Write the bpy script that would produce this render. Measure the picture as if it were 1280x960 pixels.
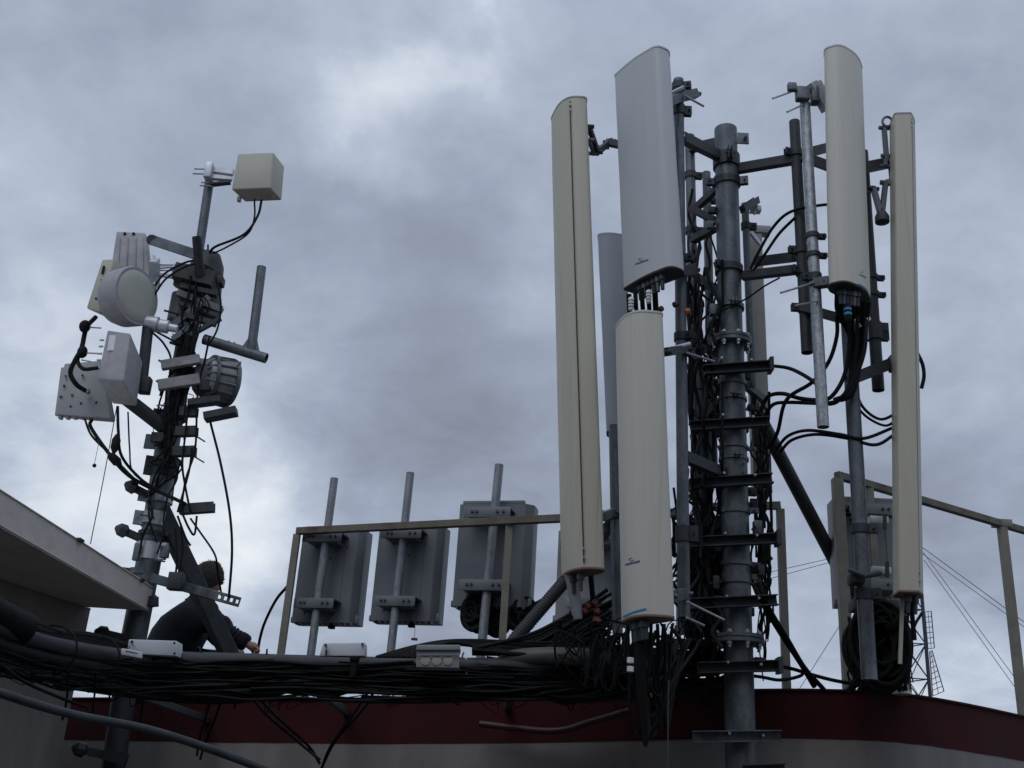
import bpy, bmesh, math, random
from mathutils import Vector, Matrix
random.seed(7)
R = random.Random(11)
for o in list(bpy.data.objects): bpy.data.objects.remove(o)
sc = bpy.context.scene
COL = sc.collection

# ------------------------------------------------------------------ camera
F = 1351.0
PITCH = math.atan(F / 3336); ROLL = math.atan(210 / 3330.0)
fw = Vector((0, math.cos(PITCH), math.sin(PITCH)))
u0 = Vector((0, -math.sin(PITCH), math.cos(PITCH))); r0 = Vector((1, 0, 0))
cu = u0 * math.cos(ROLL) - r0 * math.sin(ROLL); cr = r0 * math.cos(ROLL) + u0 * math.sin(ROLL)
CAM = Vector((0, 0, 1.6))
cd = bpy.data.cameras.new('camera'); cam = bpy.data.objects.new('camera', cd); COL.objects.link(cam)
m = Matrix((cr, cu, -fw)).transposed().to_4x4(); m.translation = CAM
cam.matrix_world = m
cd.sensor_width = 36; cd.lens = F / 1280 * 36; cd.clip_end = 3000; cd.clip_start = 0.05
sc.camera = cam
sc.render.resolution_x = 1024; sc.render.resolution_y = 768
sc.view_settings.view_transform = 'Standard'; sc.view_settings.look = 'None'
sc.view_settings.gamma = 1; sc.view_settings.use_curve_mapping = False
sc.view_settings.exposure = 0.0

def ray(x, y): return fw + cr * ((x - 640) / F) + cu * ((480 - y) / F)
def P(x, y, Y):            # place at distance Y in front of the camera
    v = ray(x, y); return CAM + v * (Y / v.y)
def PZ(x, y, z):
    v = ray(x, y); return CAM + v * ((z - 1.6) / v.z)

# ------------------------------------------------------------------ world: overcast sky
SUN_EL, SUN_AZ = 52, 205
w = bpy.data.worlds.new("World"); sc.world = w; w.use_nodes = True
nt = w.node_tree; N = nt.nodes; L = nt.links; N.clear()
def nd(t, **k):
    n = N.new(t)
    for a, b in k.items(): setattr(n, a, b)
    return n
out = nd('ShaderNodeOutputWorld'); bg = nd('ShaderNodeBackground'); L.new(bg.outputs[0], out.inputs[0])
bg.inputs[1].default_value = 0.1
sky = nd('ShaderNodeTexSky', sky_type='NISHITA', sun_disc=False, sun_elevation=math.radians(SUN_EL), sun_rotation=math.radians(SUN_AZ))
tc = nd('ShaderNodeTexCoord')
sep = nd('ShaderNodeSeparateXYZ'); L.new(tc.outputs['Generated'], sep.inputs[0])
def mth(op, a, b=None, c=None, clamp=False):
    n = nd('ShaderNodeMath', operation=op); n.use_clamp = clamp
    for i, s in enumerate((a, b, c)):
        if s is None: continue
        if isinstance(s, (int, float)): n.inputs[i].default_value = s
        else: L.new(s, n.inputs[i])
    return n.outputs[0]
zc = mth('MAXIMUM', sep.outputs[2], 0.0)
den = mth('ADD', zc, 0.28)
cx = mth('DIVIDE', sep.outputs[0], den); cy = mth('DIVIDE', sep.outputs[1], den)
cmb = nd('ShaderNodeCombineXYZ'); L.new(cx, cmb.inputs[0]); L.new(cy, cmb.inputs[1])
def noise(scale, detail, rough, off, dist=0.0):
    mp = nd('ShaderNodeMapping'); mp.inputs['Location'].default_value = off
    L.new(cmb.outputs[0], mp.inputs[0])
    n = nd('ShaderNodeTexNoise'); n.inputs['Scale'].default_value = scale; n.inputs['Detail'].default_value = detail
    n.inputs['Roughness'].default_value = rough; n.inputs['Distortion'].default_value = dist
    L.new(mp.outputs[0], n.inputs[0]); return n.outputs[0]
n1 = noise(1.6, 8, 0.55, (3.1, 1.7, 0.4), 0.3); n2 = noise(4.5, 8, 0.58, (0.3, 5.2, 2.0), 0.4); n3 = noise(12, 8, 0.6, (1.3, 2.2, 4.0), 0.5)
# large soft thick and thin places in the cloud deck, by direction
jn = nd('ShaderNodeTexNoise'); jn.inputs['Scale'].default_value = 5.0; jn.inputs['Detail'].default_value = 6; jn.inputs['Roughness'].default_value = 0.55
L.new(tc.outputs['Generated'], jn.inputs[0])
jv = nd('ShaderNodeVectorMath', operation='MULTIPLY_ADD'); L.new(jn.outputs['Color'], jv.inputs[0])
jv.inputs[1].default_value = (0.30, 0.30, 0.30); jv.inputs[2].default_value = (-0.15, -0.15, -0.15)
ja = nd('ShaderNodeVectorMath', operation='ADD'); L.new(tc.outputs['Generated'], ja.inputs[0]); L.new(jv.outputs[0], ja.inputs[1])
jnz = nd('ShaderNodeVectorMath', operation='NORMALIZE'); L.new(ja.outputs[0], jnz.inputs[0])
acc = None
PATCH = [  # px, py, radius px, gain
    (470, 110, 170, .20), (535, 135, 75, .15), (440, 130, 60, .10), (330, 700, 190, .16), (400, 640, 80, .12), (300, 700, 70, .12), (60, 600, 190, .16), (1210, 860, 170, .22), (960, 60, 300, .10), (700, 200, 240, .06), (130, 690, 160, .12),
    (120, 60, 300, .02), (640, 0, 170, -.10), (480, 490, 230, -.12), (640, 640, 180, -.06), (20, 150, 160, .06), (1130, 690, 150, -.12), (960, 450, 260, .05), (600, 330, 220, -.06), (1260, 60, 220, -.05),
    (1230, 350, 250, .03), (250, 330, 180, .02), (1250, 560, 180, -.03), (1000, 560, 180, -.02)]
for px, py, rad, g in PATCH:
    d = ray(px, py).normalized()
    vd = nd('ShaderNodeVectorMath', operation='DISTANCE'); L.new(jnz.outputs[0], vd.inputs[0]); vd.inputs[1].default_value = d
    q = mth('DIVIDE', vd.outputs['Value'], rad / F * 1.0)
    q = mth('MULTIPLY', q, q); q = mth('MULTIPLY', q, -1.0); q = mth('EXPONENT', q); q = mth('MULTIPLY', q, g)
    acc = q if acc is None else mth('ADD', acc, q)
a1 = mth('MULTIPLY', mth('SUBTRACT', n1, 0.5), 0.55); a2 = mth('MULTIPLY', mth('SUBTRACT', n2, 0.5), 0.40)
a3 = mth('MULTIPLY', mth('SUBTRACT', n3, 0.5), 0.12)
dens = mth('ADD', mth('ADD', mth('ADD', mth('ADD', a1, a3), a2), acc), 0.53)
ramp = nd('ShaderNodeValToRGB'); L.new(dens, ramp.inputs[0])
e = ramp.color_ramp.elements
e[0].position = 0.05; e[0].color = (0.175, 0.19, 0.245, 1)
e[1].position = 0.97; e[1].color = (0.92, 0.96, 1.0, 1)
for p_, c_ in ((0.30, (0.255, 0.282, 0.355, 1)), (0.5, (0.355, 0.41, 0.525, 1)), (0.68, (0.505, 0.575, 0.70, 1)), (0.83, (0.72, 0.785, 0.88, 1))):
    x_ = e.new(p_); x_.color = c_
# cloud deck is brighter towards the zenith (overcast luminance), behind the camera and out of the frame
zb = nd('ShaderNodeMapRange'); zb.inputs[1].default_value = 0.62; zb.inputs[2].default_value = 1.0; zb.inputs[3].default_value = 1.0; zb.inputs[4].default_value = 1.9; L.new(sep.outputs[2], zb.inputs[0])
yb = nd('ShaderNodeMapRange'); yb.inputs[1].default_value = 0.15; yb.inputs[2].default_value = -0.9; yb.inputs[3].default_value = 1.0; yb.inputs[4].default_value = 1.5; L.new(sep.outputs[1], yb.inputs[0])
gain = mth('MULTIPLY', mth('MULTIPLY', zb.outputs[0], yb.outputs[0]), 9.4)
cg = nd('ShaderNodeVectorMath', operation='SCALE'); L.new(ramp.outputs[0], cg.inputs[0]); L.new(gain, cg.inputs['Scale'])
mx = nd('ShaderNodeMix', data_type='RGBA'); mx.inputs[0].default_value = 0.96
L.new(sky.outputs[0], mx.inputs[6]); L.new(cg.outputs[0], mx.inputs[7]); L.new(mx.outputs[2], bg.inputs[0])

sd = bpy.data.lights.new('sun', 'SUN'); sd.energy = 0.5; sd.angle = math.radians(30); sd.color = (1, 0.96, 0.9)
so = bpy.data.objects.new('sun', sd); COL.objects.link(so)
az = math.radians(SUN_AZ)
sdir = Vector((math.sin(az) * math.cos(math.radians(SUN_EL)), math.cos(az) * math.cos(math.radians(SUN_EL)), math.sin(math.radians(SUN_EL))))
so.rotation_euler = sdir.to_track_quat('Z', 'Y').to_euler(); so.location = (0, -20, 30)

# ------------------------------------------------------------------ materials
MATS = {}
def mat(name, col, rough=0.6, metal=0.0, var=0.25, scale=8.0, bump=0.0, stain=None, stretch=(1, 1, 1), spec=0.5, stain_amt=0.5, stain_scale=3.0, spangle=0.0):
    if name in MATS: return MATS[name]
    mt = bpy.data.materials.new(name); mt.use_nodes = True; t = mt.node_tree; n = t.nodes; l = t.links
    b = n['Principled BSDF']; b.inputs['Roughness'].default_value = rough; b.inputs['Metallic'].default_value = metal
    b.inputs['Specular IOR Level'].default_value = spec
    tcn = n.new('ShaderNodeTexCoord'); mp = n.new('ShaderNodeMapping'); mp.inputs['Scale'].default_value = stretch
    l.new(tcn.outputs['Object'], mp.inputs[0])
    ns = n.new('ShaderNodeTexNoise'); ns.inputs['Scale'].default_value = scale; ns.inputs['Detail'].default_value = 6; ns.inputs['Roughness'].default_value = 0.6
    l.new(mp.outputs[0], ns.inputs[0])
    rp = n.new('ShaderNodeValToRGB'); l.new(ns.outputs[0], rp.inputs[0])
    c = Vector(col[:3])
    rp.color_ramp.elements[0].position = 0.3; rp.color_ramp.elements[0].color = (*(c * (1 - var)), 1)
    rp.color_ramp.elements[1].position = 0.7; rp.color_ramp.elements[1].color = (*[min(1, v) for v in c * (1 + var * 0.7)], 1)
    colout = rp.outputs[0]
    if spangle:
        vo = n.new('ShaderNodeTexVoronoi'); vo.inputs['Scale'].default_value = 70; l.new(tcn.outputs['Object'], vo.inputs[0])
        mr = n.new('ShaderNodeMapRange'); l.new(vo.outputs['Color'], mr.inputs[0]); mr.inputs[3].default_value = 1 - spangle; mr.inputs[4].default_value = 1 + spangle
        sm = n.new('ShaderNodeVectorMath'); sm.operation = 'SCALE'; l.new(colout, sm.inputs[0]); l.new(mr.outputs[0], sm.inputs['Scale']); colout = sm.outputs[0]
    if stain:
        s2 = n.new('ShaderNodeTexNoise'); s2.inputs['Scale'].default_value = stain_scale; s2.inputs['Detail'].default_value = 8; s2.inputs['Roughness'].default_value = 0.65
        l.new(mp.outputs[0], s2.inputs[0])
        r2 = n.new('ShaderNodeMapRange'); r2.inputs[1].default_value = 0.52; r2.inputs[2].default_value = 0.72; r2.inputs[4].default_value = stain_amt; l.new(s2.outputs[0], r2.inputs[0])
        mm = n.new('ShaderNodeMix'); mm.data_type = 'RGBA'; l.new(r2.outputs[0], mm.inputs[0]); l.new(colout, mm.inputs[6]); mm.inputs[7].default_value = (*stain, 1); colout = mm.outputs[2]
    l.new(colout, b.inputs['Base Color'])
    rr = n.new('ShaderNodeMapRange'); rr.inputs[3].default_value = max(0.05, rough - 0.12); rr.inputs[4].default_value = min(1, rough + 0.15); l.new(ns.outputs[0], rr.inputs[0]); l.new(rr.outputs[0], b.inputs['Roughness'])
    if bump:
        bp = n.new('ShaderNodeBump'); bp.inputs['Strength'].default_value = bump; bp.inputs['Distance'].default_value = 0.004; l.new(ns.outputs[0], bp.inputs['Height']); l.new(bp.outputs[0], b.inputs['Normal'])
    MATS[name] = mt; return mt
GALV = mat('galvanised_steel', (0.120, 0.135, 0.15), 0.5, 0.55, 0.5, 9, 0.3, (0.27, 0.28, 0.285), (1, 1, .45), spangle=0.18, stain_amt=0.6, stain_scale=5)
GALVL = mat('bright_galvanised_steel', (0.36, 0.39, 0.41), 0.45, 0.5, 0.35, 30, 0.3, (0.25, 0.27, 0.28), (1, 1, .4), spangle=0.28)
DARKS = mat('weathered_dark_steel', (0.045, 0.052, 0.058), 0.6, 0.3, 0.35, 12, 0.25, (0.07, 0.045, 0.03), stain_amt=0.4, spangle=0.1)
GALVM = mat('dull_galvanised_steel', (0.27, 0.29, 0.31), 0.5, 0.45, 0.3, 16, 0.2, (0.15, 0.16, 0.16), (1, 1, .4), spangle=0.16)
BLACK = mat('black_cable_rubber', (0.008, 0.009, 0.010), 0.65, 0, 0.3, 20, 0.1, (0.03, 0.03, 0.033), stain_amt=0.4, spec=0.15)
GREYC = mat('grey_cable_jacket', (0.020, 0.021, 0.023), 0.65, 0, 0.4, 10, 0.1, spec=0.2)
COND = mat('grey_plastic_conduit', (0.050, 0.053, 0.058), 0.6, 0, 0.35, 5, 0.2, (0.022, 0.022, 0.021), spec=0.3, stain_amt=0.7)
BEIGE = mat('beige_radome', (0.50, 0.475, 0.385), 0.5, 0, 0.07, 3, 0.05, (0.30, 0.27, 0.20), (9, 9, .25), stain_amt=0.6)
BEIGE2 = mat('pale_beige_radome', (0.58, 0.56, 0.49), 0.5, 0, 0.07, 3, 0.05, (0.36, 0.33, 0.27), (9, 9, .25), stain_amt=0.55)
GREYR = mat('light_grey_radome', (0.50, 0.52, 0.535), 0.45, 0, 0.06, 3, 0.04, (0.38, 0.395, 0.405), (4, 4, .3), stain_amt=0.3)
GREYB = mat('blue_grey_radome', (0.27, 0.29, 0.33), 0.45, 0, 0.06, 3, 0.03)
CAPB = mat('brown_end_cap', (0.22, 0.14, 0.11), 0.6, 0, 0.2, 10)
CAPG = mat('grey_end_cap', (0.30, 0.32, 0.33), 0.5, 0, 0.1, 10)
SEAM = mat('dark_seam', (0.05, 0.045, 0.04), 0.7)
BLUEM = mat('blue_marking', (0.03, 0.22, 0.42), 0.5, var=0.1)
NAVYM = mat('navy_marking', (0.05, 0.06, 0.16), 0.5, var=0.1)
RED = mat('red_painted_parapet', (0.046, 0.006, 0.008), 0.8, 0, 0.4, 2.6, 0.4, (0.022, 0.008, 0.009), (1.2, 1.2, .6), stain_amt=0.8, spec=0.25)
WHITEW = mat('off_white_wall_paint', (0.22, 0.205, 0.195), 0.9, 0, 0.2, 2.5, 0.6, (0.12, 0.10, 0.095), (1.4, 1.4, .4), stain_amt=0.55, stain_scale=1.5)
CANO = mat('painted_concrete', (0.30, 0.275, 0.255), 0.9, 0, 0.2, 3, 0.6, (0.17, 0.15, 0.13), (1.5, 1.5, .5), stain_amt=0.6, stain_scale=2.5)
FASC = mat('lit_weathered_render', (0.66, 0.61, 0.555), 0.85, 0, 0.10, 4, 0.6, (0.40, 0.36, 0.31), (1.2, 1.2, 2.0), stain_amt=0.45, stain_scale=3.5)  # lighter copy of the wall finish, imitating light that falls on the canopy
FLOOR = mat('roof_screed', (0.10, 0.097, 0.093), 0.9, 0, 0.25, 1.2, 0.5, (0.05, 0.048, 0.045))
GROUND = mat('city_ground', (0.11, 0.11, 0.10), 0.95, 0, 0.4, 0.02)
RAILM = mat('rusty_olive_paint', (0.15, 0.14, 0.105), 0.7, 0.1, 0.3, 9, 0.3, (0.085, 0.035, 0.02), stain_amt=1.0, stain_scale=6)
POSTM = mat('dull_olive_paint', (0.22, 0.215, 0.175), 0.65, 0.1, 0.2, 9, 0.2, (0.13, 0.10, 0.07), stain_amt=0.6)
BOXG = mat('grey_radio_casing', (0.155, 0.17, 0.185), 0.5, 0.2, 0.12, 5, 0.1, (0.08, 0.085, 0.09), (1, 1, .4), stain_amt=.7)
BOXL = mat('light_grey_casing', (0.30, 0.31, 0.325), 0.55, 0.1, 0.15, 5, 0.1, (0.17, 0.16, 0.16))
BOXW = mat('white_plastic_casing', (0.62, 0.65, 0.69), 0.5, 0, 0.08, 6, 0.05, (0.35, 0.34, 0.32), stain_amt=0.5)
BOXC = mat('cream_casing', (0.40, 0.385, 0.32), 0.5, 0, 0.08, 6, 0.05, (0.33, 0.31, 0.26))
LILAC = mat('dirty_white_casing', (0.34, 0.335, 0.35), 0.6, 0, 0.2, 9, 0.15, (0.17, 0.155, 0.15), stain_amt=0.75)
DRUMM = mat('grimy_cast_metal', (0.27, 0.27, 0.275), 0.55, 0.2, 0.35, 12, 0.3, (0.07, 0.065, 0.06), stain_amt=0.8)
LILAC2 = mat('dark_grey_casting', (0.13, 0.13, 0.15), 0.55, 0.2, 0.25, 9, 0.2)  # darker, faintly blue grey of the mast head side covers
DISC = mat('pale_dish_cover', (0.42, 0.43, 0.375), 0.5, 0, 0.1, 5, 0.05, (0.38, 0.37, 0.30))
HOLE = mat('dark_hole', (0.012, 0.012, 0.013), 0.9)
BOLT = mat('bolt_steel', (0.42, 0.44, 0.46), 0.4, 0.8, 0.2, 30)
REDP = mat('red_plastic', (0.11, 0.012, 0.010), 0.5)
REDC = mat('red_painted_conduit', (0.045, 0.007, 0.009), 0.5, 0, 0.2, 5)
ORNG = mat('orange_tape', (0.45, 0.14, 0.03), 0.5)
WTAPE = mat('white_tape', (0.7, 0.7, 0.68), 0.6, 0, 0.2, 40)
TIN = mat('tinned_bracket', (0.55, 0.57, 0.60), 0.4, 0.4, 0.2, 20, 0.1)
NAVY = mat('navy_jacket_cloth', (0.008, 0.0095, 0.018), 0.9, 0, 0.3, 30, 0.3)
JEANS = mat('dark_trouser_cloth', (0.02, 0.022, 0.035), 0.9, 0, 0.3, 30, 0.3)
SKIN = mat('skin', (0.42, 0.24, 0.18), 0.55, 0, 0.12, 30)
HAIR = mat('dark_brown_hair', (0.030, 0.020, 0.015), 0.7, 0, 0.4, 60, 0.5)
SHOE = mat('shoe_leather', (0.02, 0.018, 0.016), 0.6)
WIRE = mat('thin_wire', (0.06, 0.06, 0.065), 0.6)
TOWER = mat('tower_steel', (0.05, 0.055, 0.075), 0.7, 0.2)

# ------------------------------------------------------------------ mesh helpers
SPLIT = {'bolt_rod': 'threaded_rod', 'screws': 'screw', 'clamp_block': 'clamp_plate', 'clamp_rods': 'clamp_stud', 'side_plate': 'face_plate', 'boom_bolts': 'boom_bolt', 'step_bolts': 'step_bolt', 'screw_holes': 'screw_hole', 'vent_slots': 'vent_slot', 'bracket_bolts': 'bracket_bolt', 'rivets': 'rivet', 'lid_screws': 'lid_screw', 'hinge_pins': 'hinge_pin', 'ports': 'port', 'joint_boot': 'taped_boot', 'tie_rod': 'tie_pin', 'foot_lug': 'foot_tab', 'tape': 'tape_ring', 'splice_boot': 'splice_sleeve', 'casing_ribs': 'casing_rib', 'mount_plate': 'fixing_plate'}
def frame(d, up=None):
    d = d.normalized(); up = up or Vector((0, 0, 1))
    if abs(d.dot(up)) > 0.98: up = Vector((0, -1, 0))
    x = up.cross(d).normalized(); return x, d.cross(x).normalized(), d
def catmull(pts, k=7):
    if len(pts) < 3: return list(pts)
    o = []; p = [pts[0] * 2 - pts[1]] + list(pts) + [pts[-1] * 2 - pts[-2]]
    for i in range(1, len(p) - 2):
        a, b, c, d = p[i - 1:i + 3]
        for j in range(k):
            t = j / k
            o.append(0.5 * ((2 * b) + (c - a) * t + (2 * a - 5 * b + 4 * c - d) * t * t + (3 * b - a - 3 * c + d) * t ** 3))
    o.append(pts[-1]); return o
class MB:
    def __init__(s): s.v = []; s.f = []
    def add(s, vs, fs):
        o = len(s.v); s.v += [Vector(a) for a in vs]; s.f += [tuple(i + o for i in q) for q in fs]; return s
    def tube(s, pts, r, n=10, caps=True, smooth=False, k=7):
        if smooth: pts = catmull(pts, k)
        rs = r if isinstance(r, (list, tuple)) else [r] * len(pts)
        if len(rs) != len(pts):
            rs = [rs[min(len(rs) - 1, int(i * len(rs) / len(pts)))] for i in range(len(pts))]
        vs = []; d0 = pts[1] - pts[0]; x, y, _ = frame(d0)
        for i, p in enumerate(pts):
            d = (pts[min(i + 1, len(pts) - 1)] - pts[max(i - 1, 0)])
            if d.length < 1e-7: d = d0
            d = d.normalized(); x = (x - d * x.dot(d)); 
            x = x.normalized() if x.length > 1e-6 else frame(d)[0]; y = d.cross(x)
            for j in range(n):
                a = 2 * math.pi * j / n; vs.append(p + (x * math.cos(a) + y * math.sin(a)) * rs[i])
        fs = []
        for i in range(len(pts) - 1):
            for j in range(n):
                a = i * n + j; b = i * n + (j + 1) % n; fs.append((a, b, b + n, a + n))
        if caps: fs.append(tuple(range(n))[::-1]); fs.append(tuple(range((len(pts) - 1) * n, len(pts) * n)))
        return s.add(vs, fs)
    def pipe(s, a, b, r, n=20, wall=0.004, depth=0.12):      # open-ended steel pipe with a real bore at both ends
        d = (b - a); Ln = d.length; d.normalize(); x, y, _ = frame(d)
        depth = min(depth, Ln * .4)
        prof = [(depth, 0.001), (depth, r - wall), (0, r - wall), (0, r), (Ln, r), (Ln, r - wall), (Ln - depth, r - wall), (Ln - depth, 0.001)]
        return s.lathe(a, d, prof, n)
    def lathe(s, a, d, prof, n=24, up=None):
        x, y, d = frame(d, up); vs = []
        for t, r in prof:
            for j in range(n):
                q = 2 * math.pi * j / n; vs.append(a + d * t + (x * math.cos(q) + y * math.sin(q)) * r)
        fs = []
        for i in range(len(prof) - 1):
            for j in range(n):
                p = i * n + j; q = i * n + (j + 1) % n; fs.append((p, q, q + n, p + n))
        fs.append(tuple(range(n))[::-1]); fs.append(tuple(range((len(prof) - 1) * n, len(prof) * n)))
        return s.add(vs, fs)
    def prism(s, poly, a, b, x, y):                       # 2-D outline swept from a to b
        n = len(poly); vs = [a + x * p[0] + y * p[1] for p in poly] + [b + x * p[0] + y * p[1] for p in poly]
        fs = [(i, (i + 1) % n, (i + 1) % n + n, i + n) for i in range(n)] + [tuple(range(n))[::-1], tuple(range(n, 2 * n))]
        return s.add(vs, fs)
    def bar(s, a, b, w, h, up=None, c=0.0025):            # rectangular section with chamfered edges; w across, h along up
        x, y, _ = frame(b - a, up); w /= 2; h /= 2; c = min(c, w * .4, h * .4)
        poly = [(-w + c, -h), (w - c, -h), (w, -h + c), (w, h - c), (w - c, h), (-w + c, h), (-w, h - c), (-w, -h + c)]
        return s.prism(poly, a, b, x, y)
    def chan(s, a, b, w, h, t=0.006, up=None, flip=1):    # U channel, flanges towards +up*flip
        x, y, _ = frame(b - a, up); w /= 2
        poly = [(-w, -h / 2 * flip), (w, -h / 2 * flip), (w, h / 2 * flip), (w - t, h / 2 * flip), (w - t, (-h / 2 + t) * flip), (-w + t, (-h / 2 + t) * flip), (-w + t, h / 2 * flip), (-w, h / 2 * flip)]
        return s.prism(poly, a, b, x, y)
    def box(s, c, ex, ey, ez, bev=0.0, seg=2):            # ex, ey, ez half-extent vectors
        bm = bmesh.new(); bmesh.ops.create_cube(bm, size=2)
        M = Matrix((ex, ey, ez)).transposed()
        for v in bm.verts: v.co = M @ v.co
        if bev: bmesh.ops.bevel(bm, geom=list(bm.edges), offset=bev, segments=seg, affect='EDGES', profile=0.5)
        bm.verts.index_update(); s.add([v.co + c for v in bm.verts], [tuple(v.index for v in f.verts) for f in bm.faces]); bm.free(); return s
    def ball(s, c, r, sq=(1, 1, 1), n=12, m=8):
        vs = [c + Vector((0, 0, r * sq[2]))]
        for i in range(1, m):
            t = math.pi * i / m
            for j in range(n):
                a = 2 * math.pi * j / n; vs.append(c + Vector((math.sin(t) * math.cos(a) * sq[0], math.sin(t) * math.sin(a) * sq[1], math.cos(t) * sq[2])) * r)
        vs.append(c - Vector((0, 0, r * sq[2]))); fs = [(0, 1 + j, 1 + (j + 1) % n) for j in range(n)]
        for i in range(m - 2):
            for j in range(n):
                a = 1 + i * n + j; b = 1 + i * n + (j + 1) % n; fs.append((a, a + n, b + n, b))
        k = len(vs) - 1; o = 1 + (m - 2) * n; fs += [(k, o + (j + 1) % n, o + j) for j in range(n)]
        return s.add(vs, fs)
    def bolt(s, a, b, r=0.006, nut=0.011):
        s.tube([a, b], r, 6); d = (b - a).normalized(); s.tube([b - d * .012, b - d * .002], nut, 6); return s
    def islands(s):
        par = list(range(len(s.v)))
        def fi(a):
            while par[a] != a: par[a] = par[par[a]]; a = par[a]
            return a
        for f in s.f:
            for k in f[1:]: par[fi(k)] = fi(f[0])
        g = {}
        for f in s.f: g.setdefault(fi(f[0]), []).append(f)
        out = []
        for fs in g.values():
            ids = sorted({i for f in fs for i in f}); mp = {i: k for k, i in enumerate(ids)}; q = MB(); q.add([s.v[i] for i in ids], [tuple(mp[i] for i in f) for f in fs]); out.append(q)
        return out
    def build(s, name, mt, root=None, parent=None, ang=38):
        if name in SPLIT and root is not None:
            for q in s.islands(): o = q.build(SPLIT[name], mt, root, parent, ang)
            return o
        me = bpy.data.meshes.new(name); org = Vector((0, 0, 0))
        if root is not None: org = Vector(root['_org'])
        elif s.v:
            org = Vector((sum(v.x for v in s.v) / len(s.v), sum(v.y for v in s.v) / len(s.v), min(v.z for v in s.v)))
        me.from_pydata([v - org for v in s.v], [], s.f); me.update()
        bm = bmesh.new(); bm.from_mesh(me); bmesh.ops.recalc_face_normals(bm, faces=bm.faces); bm.to_mesh(me); bm.free()
        me.shade_smooth(); me.set_sharp_from_angle(angle=math.radians(ang)); me.materials.append(mt)
        o = bpy.data.objects.new(name, me); COL.objects.link(o)
        if root is None: o.location = org
        else: o.parent = parent or root
        return o
def tag(o, label, cat, group=None, kind=None):
    if label: o['label'] = label
    if cat: o['category'] = cat
    if group: o['group'] = group
    if kind: o['kind'] = kind
    return o
ROOTS = []
def thing(name, label, cat, org, group=None):
    o = bpy.data.objects.new(name, None); COL.objects.link(o); o.location = org; o['_org'] = list(org); o.empty_display_size = 0.1
    ROOTS.append(o); return tag(o, label, cat, group)
def struct(o): o['kind'] = 'structure'; return o
def copy_tree(o, parent=None):
    c = o.copy(); COL.objects.link(c); c.parent = parent
    for ch in list(o.children): copy_tree(ch, c)
    return c
def rpoly(pts, k=6):       # polygon with rounded corners: (x, y, r)
    o = []; n = len(pts)
    for i in range(n):
        p = Vector(pts[i][:2]); r = pts[i][2]; a = Vector(pts[i - 1][:2]) - p; b = Vector(pts[(i + 1) % n][:2]) - p
        ra = min(r, a.length * .48); rb = min(r, b.length * .48)
        if r <= 0: o.append(p); continue
        A = p + a.normalized() * ra; B = p + b.normalized() * rb
        for j in range(k + 1):
            t = j / k; o.append(A * (1 - t) ** 2 + p * 2 * t * (1 - t) + B * t * t)
    return o
Z = Vector((0, 0, 1)); X = Vector((1, 0, 0)); YV = Vector((0, 1, 0))
def clamp(mb, p, d, r, ear=None, h=0.05, el=0.05):
    d = d.normalized(); mb.lathe(p - d * h / 2, d, [(0, r + .001), (0, r + .009), (h, r + .009), (h, r + .001)], 20)
    if ear is not None:
        e_ = (ear - d * ear.dot(d)).normalized(); sdn = d.cross(e_)
        for s_ in (-1, 1):
            mb.box(p + e_ * (r + el / 2) + sdn * .012 * s_, e_ * el / 2, sdn * .004, d * h / 2)
        mb.tube([p + e_ * (r + el * .6) - sdn * .035, p + e_ * (r + el * .6) + sdn * .035], .007, 6)

# ------------------------------------------------------------------ setting
mb = MB(); mb.add([(-900, -900, -14), (900, -900, -14), (900, 900, -14), (-900, 900, -14)], [(0, 1, 2, 3)])
struct(mb.build('ground', GROUND))
mb = MB(); mb.box(Vector((1, 1.2, -0.1)), X * 11, YV * 9.5, Z * 0.1, 0.01); struct(mb.build('roof_floor', FLOOR))

# oblique parapet wall with a red painted top band
WL = [(-60, 873, 8.7), (85, 872, 8.25), (262, 872, 7.75), (350, 872, 7.6), (460, 872, 7.45), (640, 869, 7.18), (800, 865, 6.98), (900, 862, 6.88), (1000, 861, 6.8), (1081, 863, 6.75), (1130, 867, 6.78), (1167, 872, 6.86), (1220, 882, 7.08), (1280, 895, 7.45), (1420, 926, 8.4), (1600, 960, 9.8)]
wp = [P(*q) for q in WL]
wps = catmull(wp, 5)
def wallstrip(pts, ztop, zbot, th, off):
    vs = []; n = len(pts)
    for i, p in enumerate(pts):
        d = (pts[min(i + 1, n - 1)] - pts[max(i - 1, 0)]); d.z = 0; d.normalize(); nrm = Vector((d.y, -d.x, 0))
        zt = ztop(p); zb_ = zbot(p); a = Vector((p.x, p.y, 0)) + nrm * off; b = a - nrm * th
        vs += [Vector((a.x, a.y, zb_)), Vector((a.x, a.y, zt)), Vector((b.x, b.y, zt)), Vector((b.x, b.y, zb_))]
    fs = []
    for i in range(n - 1):
        o = i * 4
        for j in range(4): fs.append((o + j, o + (j + 1) % 4, o + 4 + (j + 1) % 4, o + 4 + j))
    fs.append((0, 3, 2, 1)); o = (n - 1) * 4; fs.append((o, o + 1, o + 2, o + 3)); return vs, fs
JIT = [R.uniform(-.0015, .0015) for _ in wps]; zred = {id(p): p.z - .29 + j_ for p, j_ in zip(wps, JIT)}
wt = thing('parapet_wall', 'long masonry parapet wall, red above and off white below, running under the cable tray', 'wall', Vector((0, 7.5, 0)))
mb = MB(); mb.add(*wallstrip(wps, lambda p: p.z - 0.012, lambda p: zred[id(p)], 0.30, 0.004)); mb.build('red_band', RED, wt)
mb = MB(); mb.add(*wallstrip(wps, lambda p: p.z, lambda p: p.z - 0.012, 0.33, 0.018)); mb.build('coping', RED, wt)
mb = MB(); mb.add(*wallstrip(wps, lambda p: zred[id(p)], lambda p: -0.05, 0.29, 0.0)); mb.build('lower_wall', WHITEW, wt)
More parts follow.
